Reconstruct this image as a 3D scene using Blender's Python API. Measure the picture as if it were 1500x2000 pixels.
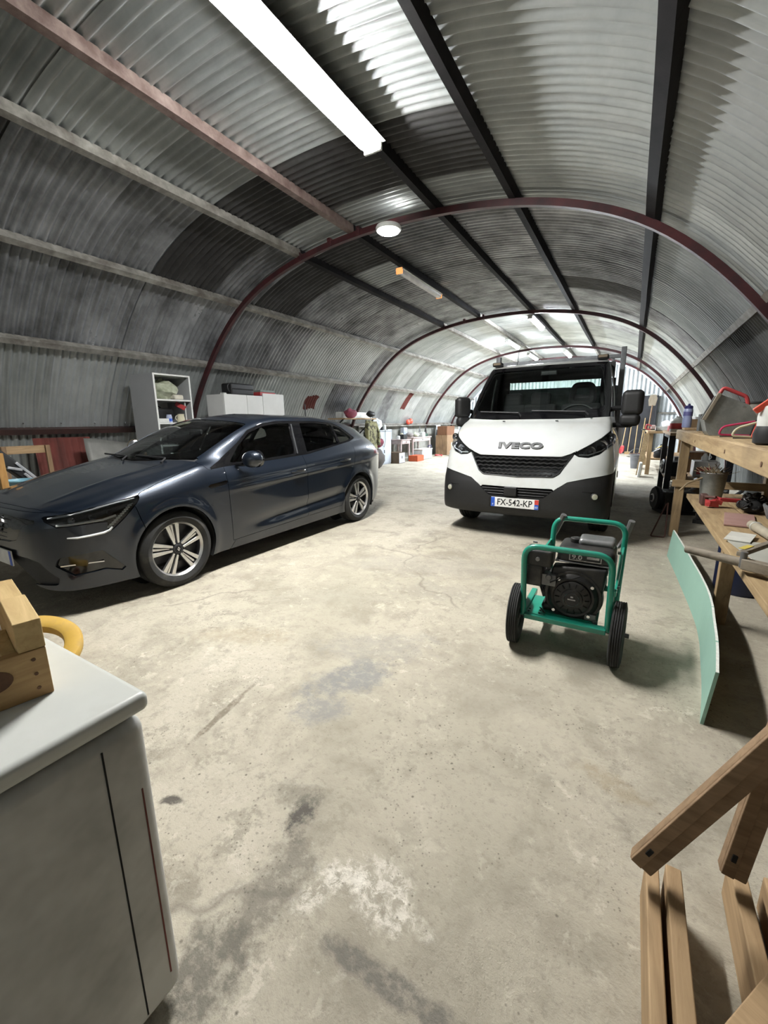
import bpy, bmesh, math, random
import numpy as np
from mathutils import Vector, Matrix, Euler, noise as mnoise
for o in list(bpy.data.objects): bpy.data.objects.remove(o)
SC=bpy.context.scene; COL=SC.collection
PI=math.pi; R=math.radians
rng=random.Random(7)

# ---------------------------------------------------------------- camera
F_PX=810.468; YAW=.53390; PITCH=.21210; ROLL=.0104; EYE=1.3235
def cam_axes():
    cy,sy=math.cos(YAW),math.sin(YAW); cp,sp=math.cos(PITCH),math.sin(PITCH)
    f=Vector((-sy*cp,cy*cp,-sp)); r=Vector((cy,sy,0)); d=f.cross(r)
    cr,sr=math.cos(ROLL),math.sin(ROLL)
    return r*cr+d*sr, d*cr-r*sr, f
_r,_d,_f=cam_axes()
cd=bpy.data.cameras.new('camera'); cam=bpy.data.objects.new('camera',cd); COL.objects.link(cam)
cam.matrix_world=Matrix(((_r.x,-_d.x,-_f.x,0),(_r.y,-_d.y,-_f.y,0),(_r.z,-_d.z,-_f.z,EYE),(0,0,0,1)))
cd.sensor_fit='HORIZONTAL'; cd.sensor_width=36; cd.lens=F_PX/1500*36; cd.clip_start=.02; cd.clip_end=200
SC.camera=cam
# ---------------------------------------------------------------- daylight outside, exposure
W=bpy.data.worlds.new('daylight'); SC.world=W; W.use_nodes=True
W.node_tree.nodes['Background'].inputs[0].default_value=(.74,.86,1,1)
W.node_tree.nodes['Background'].inputs[1].default_value=3.0
vs=SC.view_settings; vs.view_transform='Standard'; vs.look='None'; vs.exposure=0.0; vs.gamma=1.0; vs.use_curve_mapping=False
LAMP_NEAR=640.0; LAMP_SIDE=165.0; LAMP_FAR=1250.0; LAMP_FAR_SIDE=420.0; LAMP_ROUND=60.0

# ---------------------------------------------------------------- materials
MATS={}
def rgb(c):
    if isinstance(c,str):
        c=[int(c[i:i+2],16)/255 for i in (0,2,4)]; c=[x/12.92 if x<=.04045 else ((x+.055)/1.055)**2.4 for x in c]
    return (c[0],c[1],c[2],1)
class NT:
    def __init__(s,name):
        s.m=bpy.data.materials.new(name); s.m.use_nodes=True; s.t=s.m.node_tree; s.n=s.t.nodes; s.b=s.n['Principled BSDF']; s.out=s.n['Material Output']
    def new(s,kind,**kw):
        n=s.n.new('ShaderNode'+kind)
        for k,v in kw.items():
            if hasattr(n,k) and k not in('Scale','Detail'): setattr(n,k,v)
            else: n.inputs[k].default_value=v
        return n
    def link(s,a,b): s.t.links.new(a,b)
    def coord(s,scale=(1,1,1),kind='Object',rnd=True):
        tc=s.new('TexCoord'); mp=s.new('Mapping'); mp.inputs['Scale'].default_value=scale; s.link(tc.outputs[kind],mp.inputs['Vector'])
        if rnd:
            oi=s.new('ObjectInfo'); mu=s.new('Math',operation='MULTIPLY'); mu.inputs[1].default_value=37.0; s.link(oi.outputs['Random'],mu.inputs[0])
            cx=s.new('CombineXYZ'); 
            for i in range(3): s.link(mu.outputs[0],cx.inputs[i])
            s.link(cx.outputs[0],mp.inputs['Location'])
        return mp.outputs[0]
    def noise(s,vec,scale,detail=4,rough=.6,dist=0):
        n=s.new('TexNoise'); n.inputs['Scale'].default_value=scale; n.inputs['Detail'].default_value=detail; n.inputs['Roughness'].default_value=rough; n.inputs['Distortion'].default_value=dist
        s.link(vec,n.inputs['Vector']); return n.outputs['Fac']
    def ramp(s,fac,stops,interp='LINEAR'):
        r=s.new('ValToRGB'); e=r.color_ramp; e.interpolation=interp
        while len(e.elements)<len(stops): e.elements.new(.5)
        for el,(p,c) in zip(e.elements,stops): el.position=p; el.color=rgb(c) if not isinstance(c,(int,float)) else (c,c,c,1)
        s.link(fac,r.inputs[0]); return r.outputs[0]
    def mix(s,fac,a,b,mode='MIX'):
        m=s.new('Mix',data_type='RGBA',blend_type=mode)
        for sock,v in ((m.inputs['Factor'],fac),(m.inputs['A'],a),(m.inputs['B'],b)):
            pass
        fi=m.inputs[0]; ai=m.inputs[6]; bi=m.inputs[7]
        for sock,v in ((fi,fac),(ai,a),(bi,b)):
            if isinstance(v,(int,float)): sock.default_value=v
            elif isinstance(v,(tuple,str,list)): sock.default_value=rgb(v)
            else: s.link(v,sock)
        return m.outputs[2]
    def bump(s,h,strength=.3,dist=.01):
        b=s.new('Bump'); b.inputs['Strength'].default_value=strength; b.inputs['Distance'].default_value=dist; s.link(h,b.inputs['Height']); s.link(b.outputs[0],s.b.inputs['Normal']); return b
def mat(name,col,rough=.5,metal=0,col2=None,scale=9,bump=.08,spread=(.35,.7),coat=0,spec=.5,stretch=(1,1,1),dirt=None,emit=None):
    if name in MATS: return MATS[name]
    t=NT(name); b=t.b
    b.inputs['Roughness'].default_value=rough; b.inputs['Metallic'].default_value=metal; b.inputs['Coat Weight'].default_value=coat; b.inputs['Coat Roughness'].default_value=.04
    b.inputs['Specular IOR Level'].default_value=spec
    c=rgb(col)[:3]; c2=rgb(col2)[:3] if col2 is not None else tuple(x*.78 for x in c)
    v=t.coord(stretch); n=t.noise(v,scale,5)
    cc=t.ramp(n,[(spread[0],c2),(spread[1],c)])
    if dirt is not None:
        d=t.ramp(t.noise(v,scale*.35,6,.7),[(.5,0.),(.68,1.)]); cc=t.mix(d,cc,dirt)
    t.link(cc,b.inputs['Base Color'])
    if bump: t.bump(t.noise(v,scale*5,3),bump,.006)
    if emit: b.inputs['Emission Color'].default_value=rgb(emit[0]); b.inputs['Emission Strength'].default_value=emit[1]
    MATS[name]=t.m; return t.m
def wood(name,c1,c2,axis=0,rough=.75,scale=3.0):
    if name in MATS: return MATS[name]
    t=NT(name); st=[9,9,9]; st[axis]=.9
    v=t.coord(tuple(st)); n=t.noise(v,scale,6,.65,.6); 
    w=t.coord((1,1,1)); big=t.noise(w,2.2,3)
    cc=t.ramp(n,[(.32,c2),(.62,c1)]); cc=t.mix(t.ramp(big,[(.55,0.),(.78,.6)]),cc,tuple(x*.55 for x in rgb(c2)[:3]))
    t.link(cc,t.b.inputs['Base Color']); t.b.inputs['Roughness'].default_value=rough; t.bump(n,.25,.004)
    MATS[name]=t.m; return t.m
def glass(name,tint=(.75,.8,.8),rough=.02):
    if name in MATS: return MATS[name]
    t=NT(name); tr=t.new('BsdfTransparent'); tr.inputs[0].default_value=(*tint,1)
    gl=t.new('BsdfGlossy'); gl.inputs['Roughness'].default_value=rough; gl.inputs[0].default_value=(1,1,1,1)
    fr=t.new('Fresnel'); fr.inputs[0].default_value=1.5; mx=t.new('MixShader')
    t.link(fr.outputs[0],mx.inputs[0]); t.link(tr.outputs[0],mx.inputs[1]); t.link(gl.outputs[0],mx.inputs[2]); t.link(mx.outputs[0],t.out.inputs[0])
    MATS[name]=t.m; return t.m
def emitter(name,col,strength):
    if name in MATS: return MATS[name]
    t=NT(name); t.b.inputs['Base Color'].default_value=(.8,.8,.8,1); t.b.inputs['Emission Color'].default_value=rgb(col); t.b.inputs['Emission Strength'].default_value=strength
    MATS[name]=t.m; return t.m

# ---------------------------------------------------------------- mesh helpers
class MB:
    def __init__(s): s.bm=bmesh.new()
    def verts(s,vs): return [s.bm.verts.new(v) for v in vs]
    def face(s,vs):
        try: return s.bm.faces.new(vs)
        except ValueError: return None
    def box(s,c,size,rot=None,taper=None):
        hx,hy,hz=size[0]/2,size[1]/2,size[2]/2; M=rot if isinstance(rot,Matrix) else (Euler(rot).to_matrix() if rot else Matrix.Identity(3))
        P=[]
        for z in(-1,1):
            k=1 if (taper is None or z<0) else taper
            for x,y in((-1,-1),(1,-1),(1,1),(-1,1)): P.append(Vector(c)+M@Vector((x*hx*k,y*hy*k,z*hz)))
        v=s.verts(P)
        for f in((3,2,1,0),(4,5,6,7),(0,1,5,4),(1,2,6,5),(2,3,7,6),(3,0,4,7)): s.face([v[i] for i in f])
        return s
    def bx(s,a,b):
        return s.box([(a[i]+b[i])/2 for i in range(3)],[abs(b[i]-a[i]) for i in range(3)])
    def beam(s,p0,p1,w,h,up=(0,0,1)):
        p0,p1=Vector(p0),Vector(p1); d=(p1-p0); L=d.length; d.normalize(); u=Vector(up); x=d.cross(u)
        if x.length<1e-4: x=d.cross(Vector((1,0,0)))
        x.normalize(); u=x.cross(d); M=Matrix((x,d,u)).transposed()
        return s.box((p0+p1)/2,(w,L,h),M)
    def ring(s,c,ax,r,seg,ref=None,sx=1.0,ph=0):
        a=Vector(ax).normalized(); q=Vector(ref) if ref else (Vector((0,0,1)) if abs(a.z)<.9 else Vector((1,0,0)))
        x=q.cross(a).normalized(); y=a.cross(x)
        return s.verts([Vector(c)+x*(math.cos(2*PI*i/seg+ph)*r)+y*(math.sin(2*PI*i/seg+ph)*r*sx) for i in range(seg)])
    def bridge(s,A,B):
        n=len(A)
        for i in range(n): s.face((A[i],A[(i+1)%n],B[(i+1)%n],B[i]))
    def cyl(s,p0,p1,r0,r1=None,seg=16,caps=True):
        r1=r0 if r1 is None else r1; ax=Vector(p1)-Vector(p0)
        A=s.ring(p0,ax,r0,seg); B=s.ring(p1,ax,r1,seg); s.bridge(A,B)
        if caps: s.face(list(reversed(A))); s.face(B)
        return s
    def lathe(s,o,ax,prof,seg=24,caps=True):
        o,ax=Vector(o),Vector(ax).normalized(); prev=None; first=None
        for r,h in prof:
            Rg=s.ring(o+ax*h,ax,max(r,1e-4),seg)
            if prev: s.bridge(prev,Rg)
            else: first=Rg
            prev=Rg
        if caps: s.face(list(reversed(first))); s.face(prev)
        return s
    def tube(s,pts,r,seg=8,closed=False,caps=True):
        P=[Vector(p) for p in pts]; n=len(P); prev=None; first=None; ref=None
        for i in range(n):
            a=P[(i-1)%n] if (closed or i>0) else P[i]; b=P[(i+1)%n] if (closed or i<n-1) else P[i]
            d=(b-a).normalized()
            if ref is None: ref=Vector((0,0,1)) if abs(d.z)<.9 else Vector((1,0,0))
            x=ref.cross(d).normalized(); y=d.cross(x).normalized(); ref=y
            rr=r[i] if isinstance(r,(list,tuple)) else r
            Rg=s.verts([P[i]+x*(math.cos(2*PI*k/seg)*rr)+y*(math.sin(2*PI*k/seg)*rr) for k in range(seg)])
            if prev: s.bridge(prev,Rg)
            else: first=Rg
            prev=Rg
        if closed: s.bridge(prev,first)
        elif caps: s.face(list(reversed(first))); s.face(prev)
        return s
    def prism(s,poly,vec):
        vec=Vector(vec); A=s.verts(poly); B=s.verts([Vector(p)+vec for p in poly]); s.bridge(A,B); s.face(list(reversed(A))); s.face(B); return s
    def grid(s,rows,closed_u=False):
        V=[s.verts(r) for r in rows]
        for i in range(len(V)-1):
            m=len(V[i])
            for j in range(m if closed_u else m-1): s.face((V[i][j],V[i][(j+1)%m],V[i+1][(j+1)%m],V[i+1][j]))
        return s
    def ball(s,c,r,seg=16,rings=10,M=None):
        rx,ry,rz=(r,r,r) if isinstance(r,(int,float)) else r; rows=[]
        for i in range(rings+1):
            th=PI*i/rings; rows.append([Vector((rx*math.sin(th)*math.cos(2*PI*j/seg),ry*math.sin(th)*math.sin(2*PI*j/seg),rz*math.cos(th))) for j in range(seg)])
        top=rows[0][0]; bot=rows[-1][0]; 
        tf=lambda v:Vector(c)+(M@v if M else v)
        t=s.bm.verts.new(tf(top)); b=s.bm.verts.new(tf(bot)); V=[s.verts([tf(v) for v in r_]) for r_ in rows[1:-1]]
        for j in range(seg):
            s.face((t,V[0][j],V[0][(j+1)%seg])); s.face((b,V[-1][(j+1)%seg],V[-1][j]))
        for i in range(len(V)-1):
            for j in range(seg): s.face((V[i][j],V[i+1][j],V[i+1][(j+1)%seg],V[i][(j+1)%seg]))
        return s
    def jitter(s,a,f=3,seed=0):
        for v in s.bm.verts:
            p=v.co*f+Vector((seed*3.7,seed*1.3,seed)); v.co+=Vector((mnoise.noise(p),mnoise.noise(p+Vector((9,0,0))),mnoise.noise(p+Vector((0,9,0)))))*a
        return s
    def build(s,name,m,parent=None,bevel=0,smooth=True,loc=None,rot=None,recalc=True,sub=0,angle=40,seg=2):
        if recalc: bmesh.ops.recalc_face_normals(s.bm,faces=s.bm.faces)
        me=bpy.data.meshes.new(name); s.bm.to_mesh(me); s.bm.free()
        return mk(name,me,m,parent,bevel,smooth,loc,rot,sub,angle,seg)
def mk(name,me,m,parent=None,bevel=0,smooth=True,loc=None,rot=None,sub=0,angle=40,seg=2):
    o=bpy.data.objects.new(name,me); COL.objects.link(o)
    for q in (m if isinstance(m,(list,tuple)) else [m]): me.materials.append(q)
    if smooth and not bevel:
        me.polygons.foreach_set('use_smooth',[True]*len(me.polygons)); me.set_sharp_from_angle(angle=R(angle))
    if bevel:
        b=o.modifiers.new('bevel','BEVEL'); b.width=bevel; b.segments=seg; b.limit_method='ANGLE'; b.angle_limit=R(35)
        me.polygons.foreach_set('use_smooth',[True]*len(me.polygons)); w=o.modifiers.new('wn','WEIGHTED_NORMAL')
    if sub:
        q=o.modifiers.new('sub','SUBSURF'); q.levels=sub; q.render_levels=sub
    if parent is not None: o.parent=parent
    if loc is not None: o.location=loc
    if rot is not None: o.rotation_euler=rot
    return o
def tag(o,label,cat,group=None,kind=None):
    o['label']=label; o['category']=cat
    if group: o['group']=group
    if kind: o['kind']=kind
    return o
def thing(name,label,cat,loc=(0,0,0),rz=0,group=None,rot=None):
    o=bpy.data.objects.new(name,None); COL.objects.link(o); o.empty_display_size=.1; o.location=loc; o.rotation_euler=rot if rot else (0,0,rz)
    return tag(o,label,cat,group)
def dup(root,loc,rz=None,label=None,group=None,rot=None):
    def cp(o,par):
        c=o.copy(); COL.objects.link(c)
        if par is not None: c.parent=par
        for ch in list(o.children): cp(ch,c)
        return c
    r=cp(root,None); r.location=loc
    if rz is not None: r.rotation_euler=(0,0,rz)
    if rot: r.rotation_euler=rot
    if label: r['label']=label
    if group: r['group']=group
    return r
def struct(o): o['kind']='structure'; return o
def text(name,body,size,m,parent,loc,rot,depth=.002,sx=1,align='CENTER',bold=0,space=1):
    c=bpy.data.curves.new(name,'FONT'); c.body=body; c.size=size; c.extrude=depth; c.align_x=align; c.align_y='CENTER'; c.offset=bold; c.space_character=space; c.resolution_u=3
    t=bpy.data.objects.new('tmp',c); COL.objects.link(t); bpy.context.view_layer.update()
    me=bpy.data.meshes.new_from_object(t.evaluated_get(bpy.context.evaluated_depsgraph_get())); bpy.data.objects.remove(t)
    me.name=name
    if sx!=1:
        for v in me.vertices: v.co.x*=sx
    o=mk(name,me,m,parent,smooth=False,loc=loc,rot=rot); return o
def arc(c,r,a0,a1,n,ax=(1,0,0),ay=(0,1,0)):
    c,ax,ay=Vector(c),Vector(ax),Vector(ay); return [c+ax*(r*math.cos(a0+(a1-a0)*i/n))+ay*(r*math.sin(a0+(a1-a0)*i/n)) for i in range(n+1)]
def rounded(pts,r,n=5,closed=True):
    P=[Vector(p) for p in pts]; out=[]; N=len(P)
    for i in range(N):
        if not closed and i in(0,N-1): out.append(P[i]); continue
        a,b,c=P[i-1],P[i],P[(i+1)%N]; d1=(a-b).normalized(); d2=(c-b).normalized(); k=min(r,(a-b).length*.49,(c-b).length*.49)
        p0,p1=b+d1*k,b+d2*k
        for j in range(n+1):
            t=j/n; out.append(p0*(1-t)**2+b*2*t*(1-t)+p1*t*t)
    return out
# ---------------------------------------------------------------- hall materials
def m_floor():
    t=NT('worn concrete floor'); v=t.coord((1,1,1),rnd=False)
    big=t.noise(v,.55,5,.6); mid=t.noise(v,2.4,7,.68,.3); fine=t.noise(v,38,4,.7); grit=t.noise(v,140,2,.6)
    c=t.ramp(big,[(.3,(.36,.345,.29)),(.55,(.50,.48,.415)),(.75,(.56,.54,.475))])
    c=t.mix(t.ramp(mid,[(.36,.75),(.52,0.)]),c,(.30,.28,.235),'MIX')
    c=t.mix(t.ramp(mid,[(.58,0.),(.72,.55)]),c,(.66,.64,.57))
    c=t.mix(t.ramp(fine,[(.3,.5),(.46,0.)]),c,(.25,.235,.20))
    mot=t.noise(v,8.5,8,.74,.2); gate=t.ramp(t.noise(v,.9,3),[(.38,.15),(.62,1.)])
    def mul(a,b):
        q=t.new('Math',operation='MULTIPLY'); t.link(a,q.inputs[0]); (t.link(b,q.inputs[1]) if not isinstance(b,float) else setattr(q.inputs[1],'default_value',b)); return q.outputs[0]
    c=t.mix(mul(t.ramp(mot,[(.53,0.),(.60,.62)]),gate),c,(.27,.255,.215))
    c=t.mix(mul(t.ramp(t.noise(v,13,7,.7,.4),[(.56,0.),(.63,.6)]),t.ramp(t.noise(v,1.3,3),[(.45,.1),(.6,1.)])),c,(.70,.68,.61))
    pv=t.new('TexVoronoi'); pv.inputs['Scale'].default_value=24; t.link(v,pv.inputs['Vector'])
    c=t.mix(mul(t.ramp(pv.outputs['Distance'],[(.06,.9),(.15,0.)]),t.ramp(t.noise(v,1.9,4),[(.46,0.),(.58,1.)])),c,(.14,.13,.11))
    # grey worn patches and dark oily spots with shapes of their own
    def spot(cx,cy,rx,ry,rot=0,soft=.5):
        mp=t.new('Mapping'); mp.vector_type='TEXTURE'; mp.inputs['Location'].default_value=(cx,cy,0); mp.inputs['Rotation'].default_value=(0,0,rot); mp.inputs['Scale'].default_value=(rx,ry,1)
        tc=t.new('TexCoord'); t.link(tc.outputs['Object'],mp.inputs['Vector'])
        ln=t.new('VectorMath',operation='LENGTH'); t.link(mp.outputs[0],ln.inputs[0])
        nn=t.noise(v,7,6,.75); ad=t.new('Math',operation='MULTIPLY_ADD'); t.link(nn,ad.inputs[0]); ad.inputs[1].default_value=2.6; ad.inputs[2].default_value=-1.3
        sm=t.new('Math',operation='ADD'); t.link(ln.outputs['Value'],sm.inputs[0]); t.link(ad.outputs[0],sm.inputs[1])
        return mul(t.ramp(sm.outputs[0],[(.55,1.),(.55+soft,0.)]),t.ramp(t.noise(v,21,6,.7),[(.36,.25),(.52,1.)]))
    def amt(f,k):
        mu=t.new('Math',operation='MULTIPLY'); t.link(f,mu.inputs[0]); mu.inputs[1].default_value=k; return mu.outputs[0]
    for (cx,cy,rx,ry,ro,k,col) in [(-1.16,1.60,.30,.15,1.0,.85,(.25,.26,.275)),(-1.14,1.33,.16,.10,.9,.8,(.27,.275,.285)),(-1.2,1.95,.45,.18,.5,.5,(.32,.32,.31)),(-1.57,3.4,.9,.35,.3,.45,(.33,.32,.30)),(-1.2,2.9,.5,.2,.2,.4,(.35,.34,.31)),
        (-.85,.88,.10,.055,1.9,1.,(.10,.095,.085)),(-.93,.93,.14,.06,.3,.6,(.20,.19,.16)),(-1.30,.68,.05,.02,.5,.95,(.09,.085,.075)),(-.77,.66,.20,.10,1.5,.75,(.19,.18,.155)),(-.78,.44,.12,.12,.2,.85,(.16,.155,.135)),
        (-.38,.635,.24,.035,.02,.9,(.17,.165,.15)),(-2.04,1.62,.4,.12,.4,.4,(.36,.31,.22)),(.06,1.54,.16,.06,-.4,.5,(.33,.28,.19)),(-1.53,1.1,.24,.02,1.75,.9,(.20,.18,.14)),(-1.9,2.4,.6,.2,.5,.35,(.35,.34,.30)),(.1,4.2,.5,1.2,0,.3,(.36,.35,.32)),(-.55,1.9,.5,.3,.2,.3,(.36,.34,.30))]:
        c=t.mix(amt(spot(cx,cy,rx,ry,ro),k),c,col)
    for (cx,cy,rx,ry,ro) in [(-.62,.78,.085,.06,.3),(-.50,.84,.10,.075,.3),(-.66,.70,.09,.05,1.2),(-.45,.76,.13,.05,.2)]:
        c=t.mix(mul(amt(spot(cx,cy,rx,ry,ro,.8),.6),t.ramp(t.noise(v,30,6,.75,.5),[(.44,0.),(.56,1.)])),c,(.92,.92,.88))
    pw=t.new('TexVoronoi'); pw.inputs['Scale'].default_value=58; t.link(v,pw.inputs['Vector'])
    c=t.mix(mul(t.ramp(pw.outputs['Distance'],[(.10,.75),(.22,0.)]),t.ramp(t.noise(v,2.6,5,.7),[(.48,0.),(.58,1.)])),c,(.14,.13,.11))
    # hairline cracks: the rim of a warped voronoi
    vo=t.new('TexVoronoi',feature='DISTANCE_TO_EDGE'); vo.inputs['Scale'].default_value=.42
    wa=t.new('VectorMath',operation='ADD'); nz=t.new('TexNoise'); nz.inputs['Scale'].default_value=1.6; nz.inputs['Detail'].default_value=6; t.link(v,nz.inputs['Vector']); sc=t.new('VectorMath',operation='SCALE'); sc.inputs['Scale'].default_value=.55; t.link(nz.outputs['Color'],sc.inputs[0]); t.link(v,wa.inputs[0]); t.link(sc.outputs[0],wa.inputs[1]); t.link(wa.outputs[0],vo.inputs['Vector'])
    cr=t.ramp(vo.outputs['Distance'],[(.0,1.),(.006,0.)]); gate=t.ramp(t.noise(v,.9,2),[(.5,0.),(.6,1.)]); mu=t.new('Math',operation='MULTIPLY'); t.link(cr,mu.inputs[0]); t.link(gate,mu.inputs[1])
    c=t.mix(amt(mu.outputs[0],.6),c,(.17,.16,.14))
    c=t.mix(1.0,c,(.85,.805,.745),'MULTIPLY'); t.link(c,t.b.inputs['Base Color']); t.b.inputs['Roughness'].default_value=.82
    hb=t.new('Math',operation='MULTIPLY_ADD'); t.link(fine,hb.inputs[0]); hb.inputs[1].default_value=.35; t.link(mid,hb.inputs[2])
    hc=t.new('Math',operation='MULTIPLY_ADD'); t.link(grit,hc.inputs[0]); hc.inputs[1].default_value=.12; t.link(hb.outputs[0],hc.inputs[2])
    t.bump(hc.outputs[0],.6,.022); return t.m
def m_sheet(name,c1,c2,metal,rough,dirt,stain=(.16,.155,.15)):
    t=NT(name); v=t.coord((1,1,1)); oi=t.new('ObjectInfo')
    n=t.noise(v,2.0,6,.62); st=t.noise(t.coord((.5,9,.5)),1.3,5,.65); 
    c=t.ramp(n,[(.3,c2),(.65,c1)]); 
    k=t.ramp(oi.outputs['Random'],[(0.,.72),(.5,.95),(1.,1.05)]); c=t.mix(1.0,c,k,'MULTIPLY')
    c=t.mix(t.ramp(st,[(.5,0.),(.72,dirt)]),c,stain)
    t.link(c,t.b.inputs['Base Color']); t.b.inputs['Metallic'].default_value=metal
    rr=t.ramp(n,[(.3,rough+.12),(.7,rough-.06)]); t.link(rr,t.b.inputs['Roughness']); t.bump(t.noise(v,26,3),.06,.004); return t.m
M_FLOOR=m_floor()
M_GALV=m_sheet('weathered galvanised sheet',(.52,.55,.55),(.36,.385,.385),.62,.40,.4)
M_GALVB=m_sheet('brighter galvanised sheet',(.60,.63,.64),(.44,.465,.47),.62,.38,.3)
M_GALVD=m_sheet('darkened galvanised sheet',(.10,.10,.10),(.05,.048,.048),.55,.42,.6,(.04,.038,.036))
M_GALVM=m_sheet('stained sheet with painted highlights',(.46,.475,.50),(.15,.153,.16),.6,.33,.55,(.08,.075,.07))  # stains, plus pale bluish streak highlights painted into the colour
M_GALVS=m_sheet('darker grey sheet',(.27,.285,.285),(.17,.18,.18),.5,.45,.5,(.08,.078,.075)); M_RUST=m_sheet('rusted red sheet',(.19,.045,.035),(.10,.028,.022),.05,.75,.6,(.05,.02,.016))
M_RIB=mat('dark red oxide steel',(.075,.018,.020),.45,.1,(.035,.012,.014),6,.1)
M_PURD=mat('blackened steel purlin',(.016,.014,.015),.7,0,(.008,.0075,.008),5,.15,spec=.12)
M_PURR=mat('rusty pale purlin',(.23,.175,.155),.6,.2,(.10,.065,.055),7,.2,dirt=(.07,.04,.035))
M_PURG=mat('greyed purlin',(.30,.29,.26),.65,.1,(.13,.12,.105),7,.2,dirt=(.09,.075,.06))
M_OUT=mat('outer skin',(.05,.05,.05),.9)
M_CONC=mat('grey low concrete wall',(.34,.34,.31),.9,0,(.20,.20,.18),2.5,.3,dirt=(.12,.12,.11))

# ---------------------------------------------------------------- arched hall
XC=-2.89
PROF=[(4.62,-.02),(4.43,1.24),(3.76,2.34),(2.83,3.19),(1.52,3.67),(.6,3.785),(-.6,3.785),(-1.52,3.67),(-2.83,3.19),(-3.76,2.34),(-4.43,1.24),(-4.62,-.02)]
def prof_curve():
    P=np.array(PROF); d=np.concatenate([[0],np.cumsum(np.hypot(*np.diff(P,axis=0).T))]); n=len(d)
    # natural cubic spline through the purlin points
    h=np.diff(d); A=np.zeros((n,n)); B=np.zeros((n,2)); A[0,0]=A[-1,-1]=1
    for i in range(1,n-1):
        A[i,i-1]=h[i-1];A[i,i]=2*(h[i-1]+h[i]);A[i,i+1]=h[i]; B[i]=6*((P[i+1]-P[i])/h[i]-(P[i]-P[i-1])/h[i-1])
    Mm=np.linalg.solve(A,B)
    def f(t):
        i=min(max(int(np.searchsorted(d,t))-1,0),n-2); a=d[i+1]-t; b=t-d[i]; hh=h[i]
        p=Mm[i]*a**3/(6*hh)+Mm[i+1]*b**3/(6*hh)+(P[i]/hh-Mm[i]*hh/6)*a+(P[i+1]/hh-Mm[i+1]*hh/6)*b
        return p
    return f,d
PF,PD=prof_curve()
def ppt(t,off=0):
    p=PF(t); q=PF(min(t+.01,PD[-1]))-PF(max(t-.01,0)); L=math.hypot(*q); nx,nz=q[1]/L,-q[0]/L   # outward
    return XC+p[0]+nx*off, p[1]+nz*off
Y0,Y1=-1.7,19.8
PITCHC=.09; SW=.90
# floor
fb=MB(); nx_,ny_=30,60
fb.grid([[Vector((-8.2+10.6*i/nx_,Y0-.3+(Y1-Y0+.6)*j/ny_,0)) for i in range(nx_+1)] for j in range(ny_+1)])
floor=struct(fb.build('floor',M_FLOOR))
def shell(name,t0,t1,off=.19):
    b=MB(); n=max(3,int((t1-t0)/.25)); rows=[[Vector((*((lambda a:(a[0],y,a[1]))(ppt(t0+(t1-t0)*i/n,off))),)) for i in range(n+1)] for y in (Y0,Y1+.3)]
    b.grid(rows); return struct(b.build(name,M_OUT))
wall_right=shell('wall_right',0,PD[2]); ceiling=shell('ceiling',PD[2],PD[9]); wall_left=shell('wall_left',PD[9],PD[11])
def sheet_mesh(t0,t1,k):
    per=10; ns=per*8+6; seg=max(3,int((t1-t0)/.22)); b=MB(); rows=[]
    for i in range(seg+1):
        t=t0-.03+(t1-t0+.06)*i/seg; t=min(max(t,0.001),PD[-1]-.001); r=[]
        for j in range(ns+1):
            y=j*PITCHC/8; a,c=ppt(t,.115+k*.009+.020*math.cos(2*PI*y/PITCHC)); r.append(Vector((a,y,c)))
        rows.append(r)
    b.grid(rows); bmesh.ops.recalc_face_normals(b.bm,faces=b.bm.faces)
    me=bpy.data.meshes.new('corrugated_sheet'); b.bm.to_mesh(me); b.bm.free(); me.polygons.foreach_set('use_smooth',[True]*len(me.polygons)); return me
NS=int((Y1-Y0)/SW)+1
for row in range(11):
    t0,t1=PD[row],PD[row+1]; par=wall_right if row<2 else (ceiling if row<9 else wall_left)
    meshes=[sheet_mesh(t0,t1,0),sheet_mesh(t0,t1,1)]
    for i in range(NS):
        y=Y0+i*SW
        u=rng.random()
        m=M_GALV if u<.75 else M_GALVB
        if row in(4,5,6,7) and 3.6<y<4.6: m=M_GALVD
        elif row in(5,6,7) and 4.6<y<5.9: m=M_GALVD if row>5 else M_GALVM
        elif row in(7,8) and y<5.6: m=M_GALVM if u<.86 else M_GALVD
        elif row in(0,1) and y<10.4: m=M_GALVS  # low right-hand rows use the darker grey sheet
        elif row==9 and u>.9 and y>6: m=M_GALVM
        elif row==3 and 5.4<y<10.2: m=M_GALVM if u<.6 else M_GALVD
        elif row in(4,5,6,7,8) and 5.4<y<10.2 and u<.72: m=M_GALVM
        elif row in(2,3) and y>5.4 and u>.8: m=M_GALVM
        o=bpy.data.objects.new('corrugated_sheet',meshes[i%2]); COL.objects.link(o); o.location=(0,y,0); o.parent=par
        if not meshes[i%2].materials: meshes[i%2].materials.append(M_GALV)
        o.material_slots[0].link='OBJECT'; o.material_slots[0].material=m
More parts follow.
